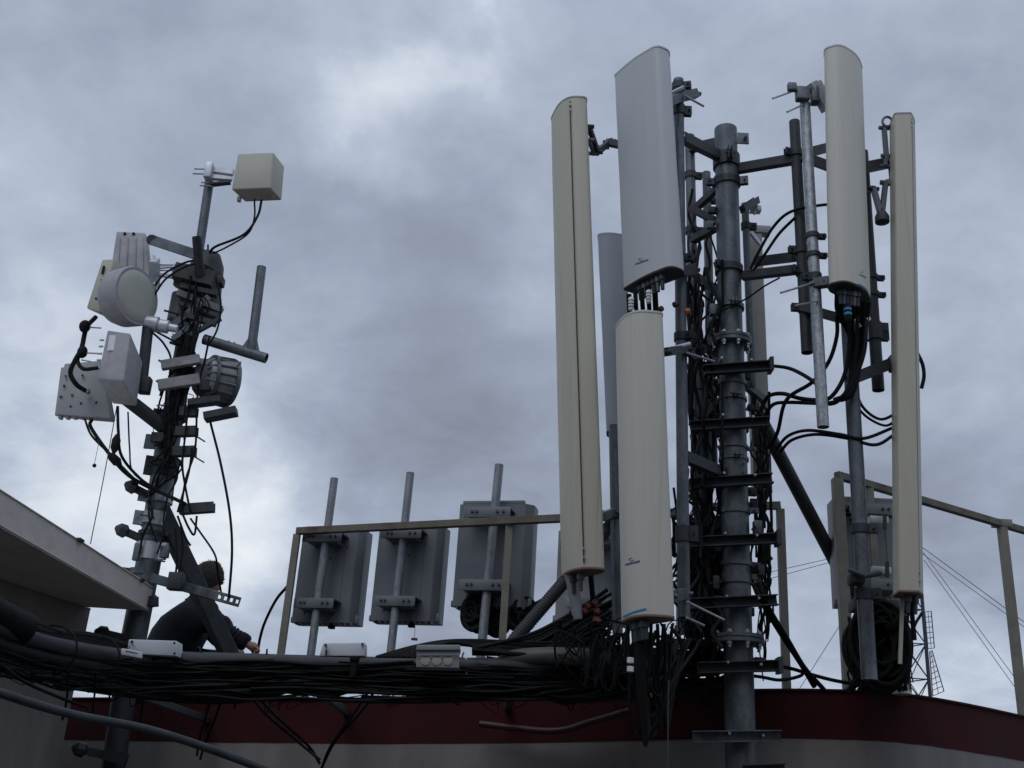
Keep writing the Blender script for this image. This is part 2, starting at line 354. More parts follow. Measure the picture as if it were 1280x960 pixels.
# upper roof deck behind the wall
dk = [Vector((p.x, p.y + .2, 1.95)) for p in wps] + [Vector((16, 20, 1.95)), Vector((-12, 20, 1.95))]
mb = MB(); n_ = len(dk); mb.add([p for p in dk] + [p - Z * .2 for p in dk], [tuple(range(n_)), tuple(range(n_, 2 * n_))[::-1]] + [(i, (i + 1) % n_, (i + 1) % n_ + n_, i + n_) for i in range(n_)])
struct(mb.build('upper_roof', FLOOR))

# building with concrete canopy at left
ct = thing('stair_building', 'pale rendered roof building at left with a projecting concrete canopy', 'building', Vector((-4, 6, 0)))
zt = P(191, 735, 7.5).z; zb_ = zt - 0.155
a = PZ(191, 735, zt); b = PZ(0, 613, zt); d = (b - a).normalized(); near = a + d * 6.5; side = Vector((d.y, -d.x, 0)).normalized()
if side.x > 0: side = -side
mb = MB(); ctr = (a + near) / 2 + side * 1.6; ctr.z = (zt + zb_) / 2
mb.box(ctr, d * (near - a).length / 2, side * 1.6, Z * (zt - zb_) / 2, 0.008); mb.build('canopy', FASC, ct)
mb = MB()
for k in range(5):
    q0 = a + d * (.25 + k * 1.1); mb.box(q0 + Z * .004, d * R.uniform(.02, .05), side * .02, Z * .006, .002)
mb.build('drip_flashing', DARKS, ct)
wc = PZ(112, 761, zb_); wdir = (PZ(0, 733, zb_) - wc).normalized(); wdir = (wdir + d).normalized()
wn = Vector((wdir.y, -wdir.x, 0)).normalized()
if wn.x > 0: wn = -wn
mb = MB(); c_ = wc + wdir * 2.75 + wn * 1.3; c_.z = (zb_ - .003) / 2
mb.box(c_, wdir * 2.75, wn * 1.3, Z * (zb_ - .003) / 2, 0.01); mb.build('wall', CANO, ct)
mb = MB(); mb.box(Vector((1.0, -4.9, 3.4)), X * 10, YV * 3.0, Z * 3.4, 0.02); mb.build('unseen_light_blocker', CANO, ct)  # unseen block added behind the camera to keep light off the low foreground

# ------------------------------------------------------------------ main mast
MT = P(907, 162, 6.4); MBt = P(925, 905, 6.4); ax = (MT - MBt).normalized(); base = MBt - ax * (MBt.z / ax.z)
mm = thing('antenna_mast', 'thick galvanised tubular mast with step bars carrying the large sector antennas', 'mast', base)
def on_mast(py):
    lo, hi = 0.0, 1.0
    A = MBt - ax * 0.8
    for _ in range(40):
        mid = (lo + hi) / 2; p = A + (MT - A) * mid
        rel = p - CAM; k = rel.dot(fw); yy = 480 - F * rel.dot(cu) / k
        if yy > py: lo = mid
        else: hi = mid
    return A + (MT - A) * lo
RM = 0.084
fl1 = on_mast(428); fl2 = on_mast(800)
mb = MB(); mb.pipe(fl1, MT, RM - .005, 32); mb.build('upper_pole', GALV, mm)
mb = MB(); mb.tube([fl2, fl1], RM, 32); mb.build('middle_pole', GALV, mm)
mb = MB(); mb.tube([base, fl2], RM + .002, 32); mb.build('lower_pole', GALV, mm)
for fp, rr in ((fl1, .135), (fl2, .150)):
    mb = MB()
    for o_ in (-.024, .003): mb.lathe(fp + ax * o_, ax, [(0, RM), (0, rr), (.021, rr), (.021, RM)], 32)
    fo = mb.build('flange', GALV, mm)
    for k in range(8):
        mb = MB()
        an = k * math.pi / 4 + .2; x_, y_, _ = frame(ax); q = fp + (x_ * math.cos(an) + y_ * math.sin(an)) * (rr - .02)
        mb.tube([q - ax * .06, q + ax * .045], .010, 6); mb.tube([q - ax * .04, q - ax * .025], .017, 6); mb.tube([q + ax * .025, q + ax * .038], .017, 6)
        mb.build('flange_bolt', BOLT, mm, fo)
# step bars bolted across the front of the mast
for (x0, y0, x1, y1, endp) in ((880, 463, 963, 457, 1), (863, 533, 961, 527, 0), (862, 605, 966, 598, 0), (862, 678, 972, 673, 1), (862, 755, 972, 750, 0), (872, 835, 974, 832, 1), (866, 921, 977, 920, 0)):
    A = P(x0, y0, 6.29); B = P(x1, y1, 6.27)
    mb = MB(); mb.chan(A, B, .062, .05, .006, up=-YV)
    if endp:
        dd = (B - A).normalized(); mb.box(B, dd * .012, YV * .045, Z * .045)
    mb.build('step_bar', DARKS if y0 < 900 else GALV, mm)
    mb = MB(); c_ = (A + B) / 2; yy = on_mast((y0 + y1) / 2)
    x_ = X
    for s_ in (-1, 1):
        mb.tube([yy + x_ * s_ * (RM + .01) - YV * .16, yy + x_ * s_ * (RM + .01) + YV * .02], .008, 8)
    pts = [yy + x_ * (RM + .01) * math.cos(t * math.pi / 8) + YV * (RM + .01) * math.sin(t * math.pi / 8) + YV * .02 for t in range(9)]
    mb.tube(pts, .008, 8); mb.build('u_bolt', BOLT, mm)
mb = MB(); mb.chan(P(930, 962, 6.27), P(982, 960, 6.27), .05, .04, .006, up=-YV); mb.build('step_bar', DARKS, mm)
# band clamps
for py, er, hh in ((203, -YV, .10), (228, X + YV * -.3, .06), (229, -X, .05), (338, -X - YV, .05), (385, -YV, .03), (480, X, .03), (500, -YV, .02), (560, X, .02), (575, -YV, .02), (640, X - YV * .5, .03), (705, X, .03), (724, X - YV * .2, .06)):
    mb = MB(); clamp(mb, on_mast(py), ax, RM + .001, Vector(er), hh, .06); mb.build('band_clamp', DARKS if py in (203, 338) else GALV, mm)
for k in range(26):
    py = R.uniform(240, 830); sx = R.choice((-1, 1)); q = on_mast(py) + X * sx * (RM + R.uniform(.015, .05)) + YV * R.uniform(-.05, .12); mb = MB()
    mb.box(q, X * R.uniform(.015, .035), YV * R.uniform(.01, .03), Z * R.uniform(.015, .045), .003); mb.tube([q - YV * .05 - X * sx * .02, q + YV * .05 - X * sx * .02], .007, 6); mb.build('cable_hanger', R.choice((DARKS, GALV)), mm)
for k in range(7):
    py = 260 + k * 85; mb = MB(); A = P(866 + R.uniform(-6, 6), py, 6.55); B = P(902, py + R.uniform(-25, 25), 6.45); mb.chan(A, B, .045, .045, .005); mb.build('rear_strut', DARKS, mm)
# welded tags with bolts
mb = MB()
for px, py in ((932, 173),): mb.box(P(px - 5, py, 6.36), X * .05, YV * .006, Z * .045, .002)
mb.tube([P(932, 172, 6.32), P(932, 172, 6.40)], .012, 6); mb.build('lug', GALV, mm)
# small screws on the pole face
mb = MB()
for px, py in ((932, 579), (932, 590), (921, 455)): mb.tube([P(px, py, 6.33), P(px, py, 6.295)], .010, 6)
mb.build('screws', BOLT, mm)
def arm(x0, y0, Y0, x1, y1, Y1, w_, h_, nm='support_arm', mt=DARKS, ch=True, root=mm):
    mb = MB(); A = P(x0, y0, Y0); B = P(x1, y1, Y1)
    (mb.chan(A, B, w_, h_, .006) if ch else mb.bar(A, B, w_, h_)); return mb.build(nm, mt, root)
arm(897, 194, 6.35, 853, 172, 5.95, .05, .07); arm(897, 178, 6.45, 862, 186, 6.75, .05, .06)
arm(922, 211, 6.38, 993, 199, 6.12, .05, .065); arm(990, 196, 6.12, 1052, 180, 6.4, .045, .06); arm(1004, 196, 6.1, 1058, 216, 5.95, .045, .06)
arm(1050, 216, 5.95, 1113, 203, 6.1, .05, .065); arm(928, 345, 6.38, 996, 337, 6.12, .05, .055); arm(945, 327, 6.5, 994, 321, 6.18, .05, .055)
arm(905, 592, 6.36, 856, 571, 5.95, .05, .065); arm(897, 235, 6.42, 868, 262, 6.7, .04, .05); arm(900, 500, 6.42, 868, 540, 6.6, .04, .05); arm(905, 650, 6.45, 870, 690, 6.6, .04, .05)
arm(893, 285, 6.45, 866, 300, 6.68, .05, .05); arm(1003, 385, 6.1, 1058, 400, 5.95, .05, .05)
arm(1062, 475, 5.95, 1120, 452, 6.05, .06, .065); arm(928, 262, 6.45, 946, 250, 6.7, .04, .05); arm(930, 480, 6.45, 955, 500, 6.8, .04, .05)
mb = MB(); mb.tube([P(945, 513, 6.62), P(1066, 745, 7.72)], .046, 18); mb.build('brace_pipe', DARKS, mm)

# ------------------------------------------------------------------ mounting pipes around the mast
def mpipe(label, a, b, r, mt=GALV, clamps=(), root_label=None):
    A = P(*a); B = P(*b); t = thing('mounting_pipe', label, 'pipe', B); mb = MB(); mb.pipe(B, A, r); mb.build('tube', mt, t)
    for c_ in clamps:
        mb = MB(); q = B + (A - B) * c_[0]; clamp(mb, q, A - B, r, Vector(c_[1]), c_[2] if len(c_) > 2 else .05, .05); mb.build('clamp', DARKS, t)
    return t, A, B
mpipe('long steel pipe running just behind the right edges of the two stacked front antennas', (848, 100, 5.95), (855, 772, 5.95), .035, GALV, ((.985, (1, -.3, 0)), (.93, (1, 0, 0), .07), (.62, (1, -.5, 0)), (.47, (1, -1, 0)), (.13, (1, -.4, 0), .09)))
mpipe('second steel pipe, between the edge pipe and the thin pipe left of the mast', (862, 170, 6.75), (872, 640, 6.75), .036, GALV, ((.88, (1, 0, 0)), (.72, (1, 0, 0)), (.5, (-1, 0, 0))))
mpipe('thin steel pipe just left of the thick mast, its top below the mast top', (883, 216, 6.9), (892, 600, 6.9), .031, GALV, ((.9, (1, 0, 0)), (.6, (1, 0, 0))))
mpipe('dark thick pipe half hidden among the cables left of the mast, below the mast flange', (879, 455, 6.6), (882, 770, 6.6), .044, DARKS, ((.9, (1, 0, 0)), (.45, (-1, 0, 0))))
mpipe('short steel pipe just right of the thick mast, in front of the rear panel', (931, 255, 6.7), (945, 560, 6.7), .026, GALV, ((.9, (1, 0, 0)),))
mpipe('dark steel pipe standing left of the bright galvanised pipe, its end hanging free', (993, 152, 6.12), (1009, 441, 6.12), .036, DARKS, ((.85, (-1, -.3, 0)), (.33, (-1, -.5, 0)), (.42, (-1, 0, 0)), (.18, (-1, 0, 0))))
mpipe('bright spangled galvanised pipe left of the right upper antenna', (1006, 130, 5.82), (1029, 534, 5.82), .034, GALVL, ((.50, (1, 0, 0), .03), (.56, (1, 0, 0), .03), (.43, (-1, -.2, 0))))
mpipe('dark pipe whose lower end shows between the two right antennas', (1078, 190, 6.15), (1098, 488, 6.15), .037, DARKS, ((.23, (1, 0, 0), .12), (.45, (1, 0, 0), .03), (.38, (1, 0, 0), .03)))
mpipe('tall dark pipe running down below the right upper antenna to the roof', (1058, 370, 6.0), (1087, 850, 6.0), .043, GALV, ((.2, (1, -.6, 0), .06), (.36, (1, -.4, 0), .05)))
mpipe('steel pipe behind the seamed antenna at left, ending above the cable tray', (767, 532, 6.25), (772, 792, 6.25), .030, GALV, ((.55, (-1, 0, 0)),))

# ------------------------------------------------------------------ sector antennas
def antenna(label, Nt, Nb, Y, poly, mt, capm, capb=None, seam=None, conns=5, marks=None, blue=None, sag=0.0, name='sector_antenna', connlen=.06):
    T = P(*Nt, Y); B = P(*Nb, Y); t = thing(name, label, 'antenna', B)
    pl = rpoly(poly); cxx = sum(p.x for p in pl) / len(pl); cyy = sum(p.y for p in pl) / len(pl)
    axd = (T - B).normalized()
    mb = MB(); n = len(pl); rows = 14; vs = []; fs = []
    for i in range(rows + 1):
        c_ = B + (T - B) * (i / rows); wob = 1 + 0.004 * math.sin(i * 1.7)
        for p in pl: vs.append(c_ + X * (cxx + (p.x - cxx) * wob) + YV * (cyy + (p.y - cyy) * wob))
    for i in range(rows):
        for j in range(n): a_ = i * n + j; b_ = i * n + (j + 1) % n; fs.append((a_, b_, b_ + n, a_ + n))
    mb.add(vs, fs); mb.build('radome', mt, t)
    def cap(z0, z1, grow, shrink, m_):
        mb = MB(); rings = [(z0, grow), (z1 * .7 + z0 * .3, grow), (z1, shrink)]
        vs = []; fs = []
        for zz, g in rings:
            c_ = (T if z0 >= 0 and z1 > 0 else B) + axd * zz
            for p in pl: vs.append(c_ + X * (cxx + (p.x - cxx) * g) + YV * (cyy + (p.y - cyy) * g))
        for i in range(2):
            for j in range(n): a_ = i * n + j; b_ = i * n + (j + 1) % n; fs.append((a_, b_, b_ + n, a_ + n))
        fs.append(tuple(range(n))[::-1]); fs.append(tuple(range(2 * n, 3 * n))); mb.add(vs, fs); mb.build('end_cap', m_, t)
    cap(0.0, .016, 1.02, .95, capm); cap(-0.0001, -.014, 1.012, .96, capb or capm)
    if seam:
        mb = MB(); s0 = B + X * seam[0] + YV * seam[1]; s1 = T + X * seam[0] + YV * seam[1]; mb.tube([s0 + axd * .02, s1 - axd * .03], .0038, 6); mb.build('seam_strip', SEAM, t)
        mb = MB()
        for z_ in (.05, .10): mb.tube([s0 + axd * z_ - Vector((.5, 1, 0)).normalized() * -.0, s0 + axd * z_ + YV * -.012], .006, 6)
        for z_ in (.06, .10): mb.tube([s1 - axd * z_, s1 - axd * z_ + YV * -.012], .006, 6)
        mb.build('rivets', BOLT, t)
    for k in range(conns):
        u = (k + .5) / conns; e0 = Vector(poly[0][:2]); e1 = Vector(poly[2][:2]) if len(poly) > 2 else Vector(poly[1][:2])
        q = e0 * (1 - u) + e1 * u; q = q * .55 + Vector((cxx, cyy)) * .45
        c_ = B + X * q.x + YV * q.y - axd * .01
        mb = MB(); mb.lathe(c_, -axd, [(0, .016), (.02, .016), (.02, .021), (.045, .021), (.045, .014), (.045 + connlen, .011)], 12); mb.build('connector', GALV if k % 3 == 1 else DARKS, t)
    return t, T, B, axd
def surf_mark(t, pts, w_, mt, nm='marking', off=.003):    # pts: pixel points with distance on the front of a radome
    mb = MB()
    for a_, b_ in zip(pts[:-1], pts[1:]):
        A = P(*a_); Bq = P(*b_); mb.bar(A, Bq, .004, w_)
    return mb.build(nm, mt, t)

A1 = antenna('long beige antenna with a vertical seam down its middle, leftmost of the large antennas', (713, 121), (731, 708), 5.75,
        [(-.115, .27, .03), (-.075, .085, .10), (0, 0, .05), (.105, .0, .03), (.115, .07, .04), (-.05, .30, .05)], BEIGE, CAPG, CAPB, seam=(-.004, .006), conns=2)[0]
A2 = antenna('light grey antenna with flat face, upper one of the pair left of the mast', (823, 57), (840, 331), 5.5,
        [(-.245, .33, .02), (-.14, .145, .2), (-.01, .0, .05), (.075, .045, .03), (.09, .11, .02), (-.16, .38, .02)], GREYR, GREYR, DARKS, conns=6)[0]
A3 = antenna('wide pale beige antenna in front, directly below the light grey one', (797, 389), (808, 767), 5.35,
        [(-.10, .25, .03), (-.072, .085, .07), (0, .0, .06), (.14, .008, .03), (.15, .08, .04), (0, .30, .05)], BEIGE2, BEIGE2, CAPB, conns=6)[0]
A5 = antenna('beige antenna high at right with a rounded face and blue stripe near its lower edge', (1050, 55), (1058, 349), 5.6,
        [(-.085, .06, .03), (0, .0, .08), (.15, .10, .10), (.225, .235, .03), (.17, .30, .04), (-.06, .15, .03)], BEIGE2, BEIGE2, DARKS, conns=6)[0]
A6 = antenna('tall narrow beige antenna at the far right with a side seam', (1139, 142), (1149, 738), 5.85,
        [(-.105, .015, .02), (0, .0, .012), (.07, .10, .06), (.06, .18, .03), (-.09, .17, .03)], BEIGE, CAPG, CAPB, seam=(.006, .012), conns=2)[0]
A4 = antenna('blue-grey antenna half hidden between the seamed antenna and the light grey one', (762, 292), (774, 537), 6.9,
        [(-.085, .03, .03), (0, 0, .05), (.12, .02, .03), (.12, .12, .03), (-.07, .14, .03)], GREYB, GREYB, DARKS, conns=2)[0]
A7 = antenna('beige-grey rear panel antenna seen from behind just right of the mast', (938, 284), (950, 612), 6.9,
        [(-.04, .0, .01), (.085, .0, .01), (.085, .10, .03), (-.04, .10, .03)], mat('beige_back_panel', (.34, .34, .31), .6, .1, .1, 5, .1), CAPG, DARKS, conns=2)[0]
# antenna tilt brackets (a part of their antenna)
def bracket(t, pts, w_, h_, mt=GALV, nm='tilt_bracket', holes=()):
    mb = MB()
    for a_, b_ in zip(pts[:-1], pts[1:]): mb.bar(P(*a_), P(*b_), w_, h_)
    for q in pts: mb.tube([P(*q) - X * .035, P(*q) + X * .035], .014, 8)
    mb.build(nm, mt, t)
bracket(A1, [(736, 158, 5.85), (747, 190, 6.0), (764, 176, 6.2)], .03, .04, DARKS); bracket(A1, [(742, 650, 5.9), (768, 640, 6.2)], .03, .05, GALV)
bracket(A1, [(760, 178, 6.15), (846, 196, 6.0)], .035, .05, DARKS, 'stand_off_arm'); bracket(A1, [(736, 175, 5.85), (742, 192, 6.0), (755, 184, 6.15)], .02, .03, GALV)
bracket(A2, [(834, 128, 5.7), (848, 122, 5.9), (870, 117, 6.0)], .05, .06, GALV); bracket(A2, [(838, 340, 5.7), (868, 337, 5.95)], .04, .07, DARKS)
mb = MB(); mb.tube([P(853, 118, 5.9), P(880, 133, 5.95)], .008, 6); mb.tube([P(835, 120, 5.9), P(856, 110, 5.85)], .02, 8); mb.build('bolt_rod', BOLT, A2)
bracket(A3, [(832, 440, 5.5), (858, 436, 5.9), (868, 448, 5.95)], .03, .05, DARKS); bracket(A3, [(838, 745, 5.5), (858, 742, 5.9)], .03, .06, GALV)
mb = MB(); mb.tube([P(845, 437, 5.8), P(893, 452, 6.0)], .007, 6); mb.tube([P(840, 436, 5.75), P(862, 430, 5.8)], .015, 8); mb.tube([P(858, 752, 5.85), P(905, 775, 5.95)], .007, 6); mb.tube([P(858, 772, 5.85), P(880, 782, 5.95)], .007, 6); mb.build('bolt_rod', BOLT, A3)
# top right clamp with two-bolt jaw
mb = MB()
pA = P(1006, 128, 5.8)
mb.box(P(1003, 118, 5.78), X * .045, YV * .03, Z * .05, .012); mb.box(P(990, 109, 5.75), X * .03, YV * .02, Z * .03, .01)
mb.box(P(1018, 120, 5.8), X * .025, YV * .035, Z * .06, .01)
mb.build('jaw_clamp', GALV, A5)
mb = MB(); mb.bar(P(1014, 104, 5.78), P(1034, 138, 5.85), .05, .075); mb.bar(P(1020, 103, 5.85), P(1034, 128, 5.9), .05, .06); mb.build('tilt_bracket', TIN, A5)
mb = MB(); mb.tube([P(966, 123, 5.6), P(994, 113, 5.8)], .007, 6); mb.tube([P(984, 140, 5.6), P(1006, 130, 5.8)], .007, 6); mb.build('bolt_rod', BOLT, A5)
mb = MB(); mb.tube([P(976, 366, 5.6), P(1022, 352, 5.8)], .007, 6); mb.tube([P(994, 382, 5.6), P(1024, 376, 5.8)], .006, 6)
mb.build('bolt_rod', BOLT, A5)
bracket(A5, [(1018, 355, 5.8), (1036, 352, 5.75), (1048, 362, 5.8)], .05, .06, GALV)
mb = MB(); mb.bar(P(1072, 405, 5.8), P(1086, 395, 5.85), .01, .05); mb.bar(P(1068, 400, 5.8), P(1072, 425, 5.8), .01, .03); mb.bar(P(1083, 395, 5.8), P(1084, 425, 5.8), .01, .03); mb.build('tie_frame', TIN, A5)
# right antenna brackets
bracket(A6, [(1105, 160, 6.0), (1108, 195, 6.0), (1106, 208, 6.0)], .025, .04, GALV)
mb = MB()
for t_ in range(12):
    pass
pts = [P(1109 + 6 * math.cos(a_), 152 + 6 * math.sin(a_), 5.98) for a_ in [k * math.pi / 6 for k in range(13)]]
mb.tube(pts, .009, 8); mb.build('eye_ring', GALV, A6)
bracket(A6, [(1080, 238, 6.12), (1092, 236, 6.0)], .03, .04, DARKS, 'stand_off_arm'); bracket(A6, [(1107, 229, 6.0), (1120, 226, 5.98)], .03, .04, GALV, 'stand_off_arm'); bracket(A6, [(1092, 236, 6.0), (1102, 272, 6.0), (1107, 228, 6.0)], .03, .04, GALV)
mb = MB(); mb.lathe(P(1102, 266, 5.95), Z * -1, [(0, .03), (.03, .045), (.07, .045), (.08, .02)], 16); mb.build('pivot_boot', DARKS, A6)
mb = MB(); mb.box(P(1114, 215, 6.0), X * .012, YV * .02, Z * .10, .004); mb.box(P(1118, 455, 6.0), X * .03, YV * .03, Z * .05, .004); mb.build('mount_plate', GALV, A6)
# rear panel top bracket
mb = MB(); mb.box(P(944, 262, 6.72), X * .04, YV * .03, Z * .022, .004); mb.bar(P(938, 290, 6.75), P(950, 305, 6.85), .02, .04); mb.tube([P(944, 250, 6.7), P(943, 268, 6.7)], .009, 6)
for py in (300, 312): mb.tube([P(950, py, 6.87), P(950, py, 6.84)], .012, 8)
mb.build('tilt_bracket', TIN, A7)
mb = MB(); mb.box(P(947, 289, 6.93), X * .09, YV * .04, Z * .03, .004); mb.build('top_plate', CAPG, A7)
# blue stripes and faded lettering on the fronts
def onpoly(t, Nb, Y, poly): pass
def prj_mark(root, segs, Yf, w_, mt, nm='marking'):
    mb = MB()
    for a_, b_ in segs: mb.bar(P(a_[0], a_[1], Yf(a_[0])), P(b_[0], b_[1], Yf(b_[0])), .003, w_)
    mb.build(nm, mt, root)
def ray_hit(x, y, objs):       # first surface point of the radome seen along a ray, found on its polygon prism
    best = None
    for o in objs:
        loc = o.parent.location if o.parent else Vector()
        for pl_ in o.data.polygons:
            vs_ = [o.data.vertices[i].co + loc for i in pl_.vertices]
            n_ = pl_.normal; dr = ray(x, y); dn = dr.dot(n_)
            if abs(dn) < 1e-7: continue
            t_ = (vs_[0] - CAM).dot(n_) / dn
            if t_ <= 0 or (best and t_ >= best[0]): continue
            h = CAM + dr * t_; ok = True; sgn = None
            for i in range(len(vs_)):
                c_ = (vs_[(i + 1) % len(vs_)] - vs_[i]).cross(h - vs_[i]).dot(n_)
                if sgn is None: sgn = c_ > 0
                elif (c_ > 0) != sgn: ok = False; break
            if ok: best = (t_, h, n_ if dn < 0 else -n_)
    return best
def decal(root, strokes, w_, mt, nm='marking'):
    rad = [c for c in root.children if c.name.startswith('radome')]; mb = MB()
    for st in strokes:
        pp = []
        for i in range(len(st) - 1):
            for k in range(4): u = k / 4; pp.append((st[i][0] * (1 - u) + st[i + 1][0] * u, st[i][1] * (1 - u) + st[i + 1][1] * u))
        pp.append(st[-1]); H = [ray_hit(x, y, rad) for x, y in pp]; H = [h for h in H if h]
        for h0, h1 in zip(H[:-1], H[1:]):
            a_, b_ = h0[1] + h0[2] * .0015, h1[1] + h1[2] * .0015
            if (b_ - a_).length < 1e-4: continue
            mb.bar(a_, b_, .002, w_, up=h0[2].cross(b_ - a_)) if abs(h0[2].cross(b_ - a_).length) > 1e-6 else None
    if mb.v: mb.build(nm, mt, root)
# strokes: a thin mark above a slanting line of small faint letters
def logo(root, x, y, s, mt, sl=-.25):
    st = [[(x, y), (x + 4 * s, y - 1.5 * s)], [(x + 3 * s, y + 2.5 * s), (x + 6 * s, y + 1 * s)], [(x + 1 * s, y + 1 * s), (x + 2 * s, y + 2 * s)]]
    for k in range(8):
        x0 = x - 4 * s + k * 2.3 * s; y0 = y + 7 * s + (k * 2.3 * s) * sl
        st.append([(x0, y0), (x0 + .6 * s, y0 - 1.8 * s), (x0 + 1.5 * s, y0 - .2 * s)])
    st.append([(x - 4 * s, y + 7.6 * s), (x + 14 * s, y + 7.6 * s + 18 * s * sl)])
    decal(root, st, .0028 * s, mt, 'maker_mark')
logo(A2, 798, 324, .9, mat('grey_marking', (.10, .11, .13), .5), -.35); logo(A3, 786, 699, 1.0, NAVYM, -.25)
logo(A5, 1076, 340, .45, mat('grey_marking', (.10, .11, .13), .5), .5)
decal(A3, [[(779, 771), (793, 765), (808, 761)]], .010, BLUEM, 'blue_stripe'); decal(A5, [[(1073, 355), (1080, 359), (1085, 365)]], .009, BLUEM, 'blue_stripe')

# ------------------------------------------------------------------ guard rails
zr = P(373, 663, 7.9).z
def rail_pt(x, y): return PZ(x, y, zr)
g1 = thing('guard_rail', 'rusty olive square-tube guard rail along the wall in front of the three radio units', 'railing', P(351, 822, 7.9))
A = P(372, 664, 7.9); B = rail_pt(702, 648); B2 = B + (B - A).normalized() * .8
mb = MB(); mb.bar(A, B2, .05, .05); mb.build('top_rail', RAILM, g1)
mb = MB(); mb.bar(A - Z * .027 , Vector((A.x, A.y, 1.95)), .05, .05); mb.build('post', POSTM, g1)
A_ = PZ(637, 652, zr); mb = MB(); mb.bar(A_ - Z * .027, Vector((A_.x, A_.y, 1.95)), .05, .05); mb.build('post', POSTM, g1)
g2 = thing('guard_rail', 'short olive guard rail end right behind the thick mast', 'railing', P(977, 840, 7.1))
A = P(880, 634, 7.1); B = P(975, 632, 7.1)
mb = MB(); mb.bar(A, B, .045, .05); mb.build('top_rail', POSTM, g2); B.z -= .027
mb = MB(); mb.bar(B, Vector((B.x, B.y, 1.95)), .05, .05); mb.build('post', POSTM, g2)
g3 = thing('guard_rail', 'olive guard rail at right sloping away behind the rightmost antenna', 'railing', P(1053, 850, 7.1))
A = P(1046, 594, 7.05); zz = A.z; B = PZ(1252, 655, zz); C_ = PZ(1330, 678, zz)
mb = MB(); mb.bar(A, B, .05, .05); mb.bar(B, C_ + (C_ - B) * 1.0, .048, .048); mb.build('top_rail', RAILM, g3)
for q in (A, B):
    mb = MB(); mb.bar(q - Z * .027, Vector((q.x, q.y, 1.95)), .07 if q is A else .06, .06); mb.build('post', POSTM, g3)
q = PZ(1086, 606, zz); mb = MB(); mb.bar(q - Z * .027, Vector((q.x, q.y, 1.95)), .05, .05); mb.build('post', POSTM, g3)
mb = MB(); mb.box(B + Z * .003, X * .07, YV * .035, Z * .03, .005); mb.build('joint_plate', POSTM, g3)

# ------------------------------------------------------------------ remote radio units
def radio(label, wd, hg, dp, org, yaw, mt=BOXG, slots=False, lean=0.0, shoulder=True):
    t = thing('radio_unit', label, 'radio unit', Vector((0, 0, 0)), None)
    poly = [(-wd / 2, 0, .01), (wd / 2 - .05, 0, .008), (wd / 2, .05, .01), (wd / 2, dp, .01), (-wd / 2, dp, .01)]
    pl = rpoly(poly, 3); mb = MB(); mb.prism([tuple(p) for p in pl], Vector((0, 0, 0)), Vector((0, 0, hg)), X, YV); mb.build('casing', mt, t)
    mb = MB(); mb.box(Vector((-.02, .02, hg + .012)), X * wd * .42, YV * .02, Z * .0125, .003); mb.build('top_flange', mt, t)
    mb = MB()
    for k in range(11): mb.box(Vector((-wd / 2 + .03 + k * (wd - .06) / 10, .05, -.007)), X * .006, YV * .045, Z * .0065)
    mb.build('cooling_fins', mt, t)
    mb = MB(); mb.box(Vector((wd / 2 + .004, .04, .03)), X * .012, YV * .02, Z * .03, .003); mb.box(Vector((-wd / 2 - .004, .04, .02)), X * .012, YV * .02, Z * .02, .003); mb.build('foot_lug', mt, t)
    mb = MB(); mb.box(Vector((wd * .1, .06, -.018)), X * .022, YV * .022, Z * .018, .004); mb.build('cable_gland', BLACK, t)
    mb = MB(); mb.bar(Vector((wd * .22, -.002, .03)), Vector((wd * .22, -.002, hg - .03)), .012, .004, up=-YV); mb.build('casing_rib', mt, t)
    mb = MB()
    for sx, sz in ((-.12, .80), (.12, .80), (-.15, .1), (.0, .68)): mb.tube([Vector((wd * sx * 2, .002, hg * sz)), Vector((wd * sx * 2, -.003, hg * sz))], .008, 8)
    mb.build('screw_holes', HOLE, t)
    if slots:
        mb = MB()
        for sx in (-.33, .30):
            for k in range(3): mb.box(Vector((sx * wd, -.0015, hg - .05 - k * .03)), X * .07, YV * .002, Z * .007)
        mb.build('vent_slots', HOLE, t)
    for zz_ in (hg * .86, hg * .16):
        mb = MB(); mb.box(Vector((-.02, -.150, zz_)), X * .155, YV * .006, Z * .036, .003); mb.box(Vector((-.02, -.075, zz_ + .033)), X * .15, YV * .074, Z * .004); mb.box(Vector((-.02, -.075, zz_ - .033)), X * .12, YV * .074, Z * .004)
        br = mb.build('pole_bracket', mt, t)
        mb = MB()
        for sx in (-.12, -.09, .05, .09): mb.tube([Vector((sx, -.15, zz_)), Vector((sx, -.17, zz_ + .004))], .009, 8)
        mb.build('bracket_bolts', DARKS, t, br)
    t.location = org; t.rotation_euler = (lean, 0, yaw); return t
SLOPE = math.radians(-22)
ru1 = radio('grey radio unit on the leftmost pole behind the guard rail', .50, .70, .18, P(403, 778, 8.03) , SLOPE)
ru1.rotation_euler.z = -math.radians(15)
ru2 = copy_tree(ru1); ru2['label'] = 'middle grey radio unit between the leftmost one and the larger one'; ru2.location = P(503, 776, 7.82)
ru3 = copy_tree(ru1); ru3['label'] = 'largest grey radio unit on the tallest pole, a black cable coil hanging beneath it'; ru3.location = P(612, 758, 7.60); ru3.scale = (1.10, 1, 1.06)
ru4 = radio('light grey radio unit with vent slots partly hidden behind the seamed beige antenna', .50, .62, .16, P(740, 778, 7.3), -.1, BOXL, True)
ru5 = radio('light grey radio unit on a back plate behind the tall dark pipe at right', .50, .74, .16, P(1094, 758, 7.28), -.05, mat('dull_grey_casing', (.20, .205, .21), .6, .1, .2, 5, .1, (.12, .115, .11)), True)
ru6 = radio('dark radio unit with vent slots buried behind the cable tangle left of the thick mast', .34, .72, .16, P(880, 790, 7.0), -.1, BOXG, True)
mb = MB(); 
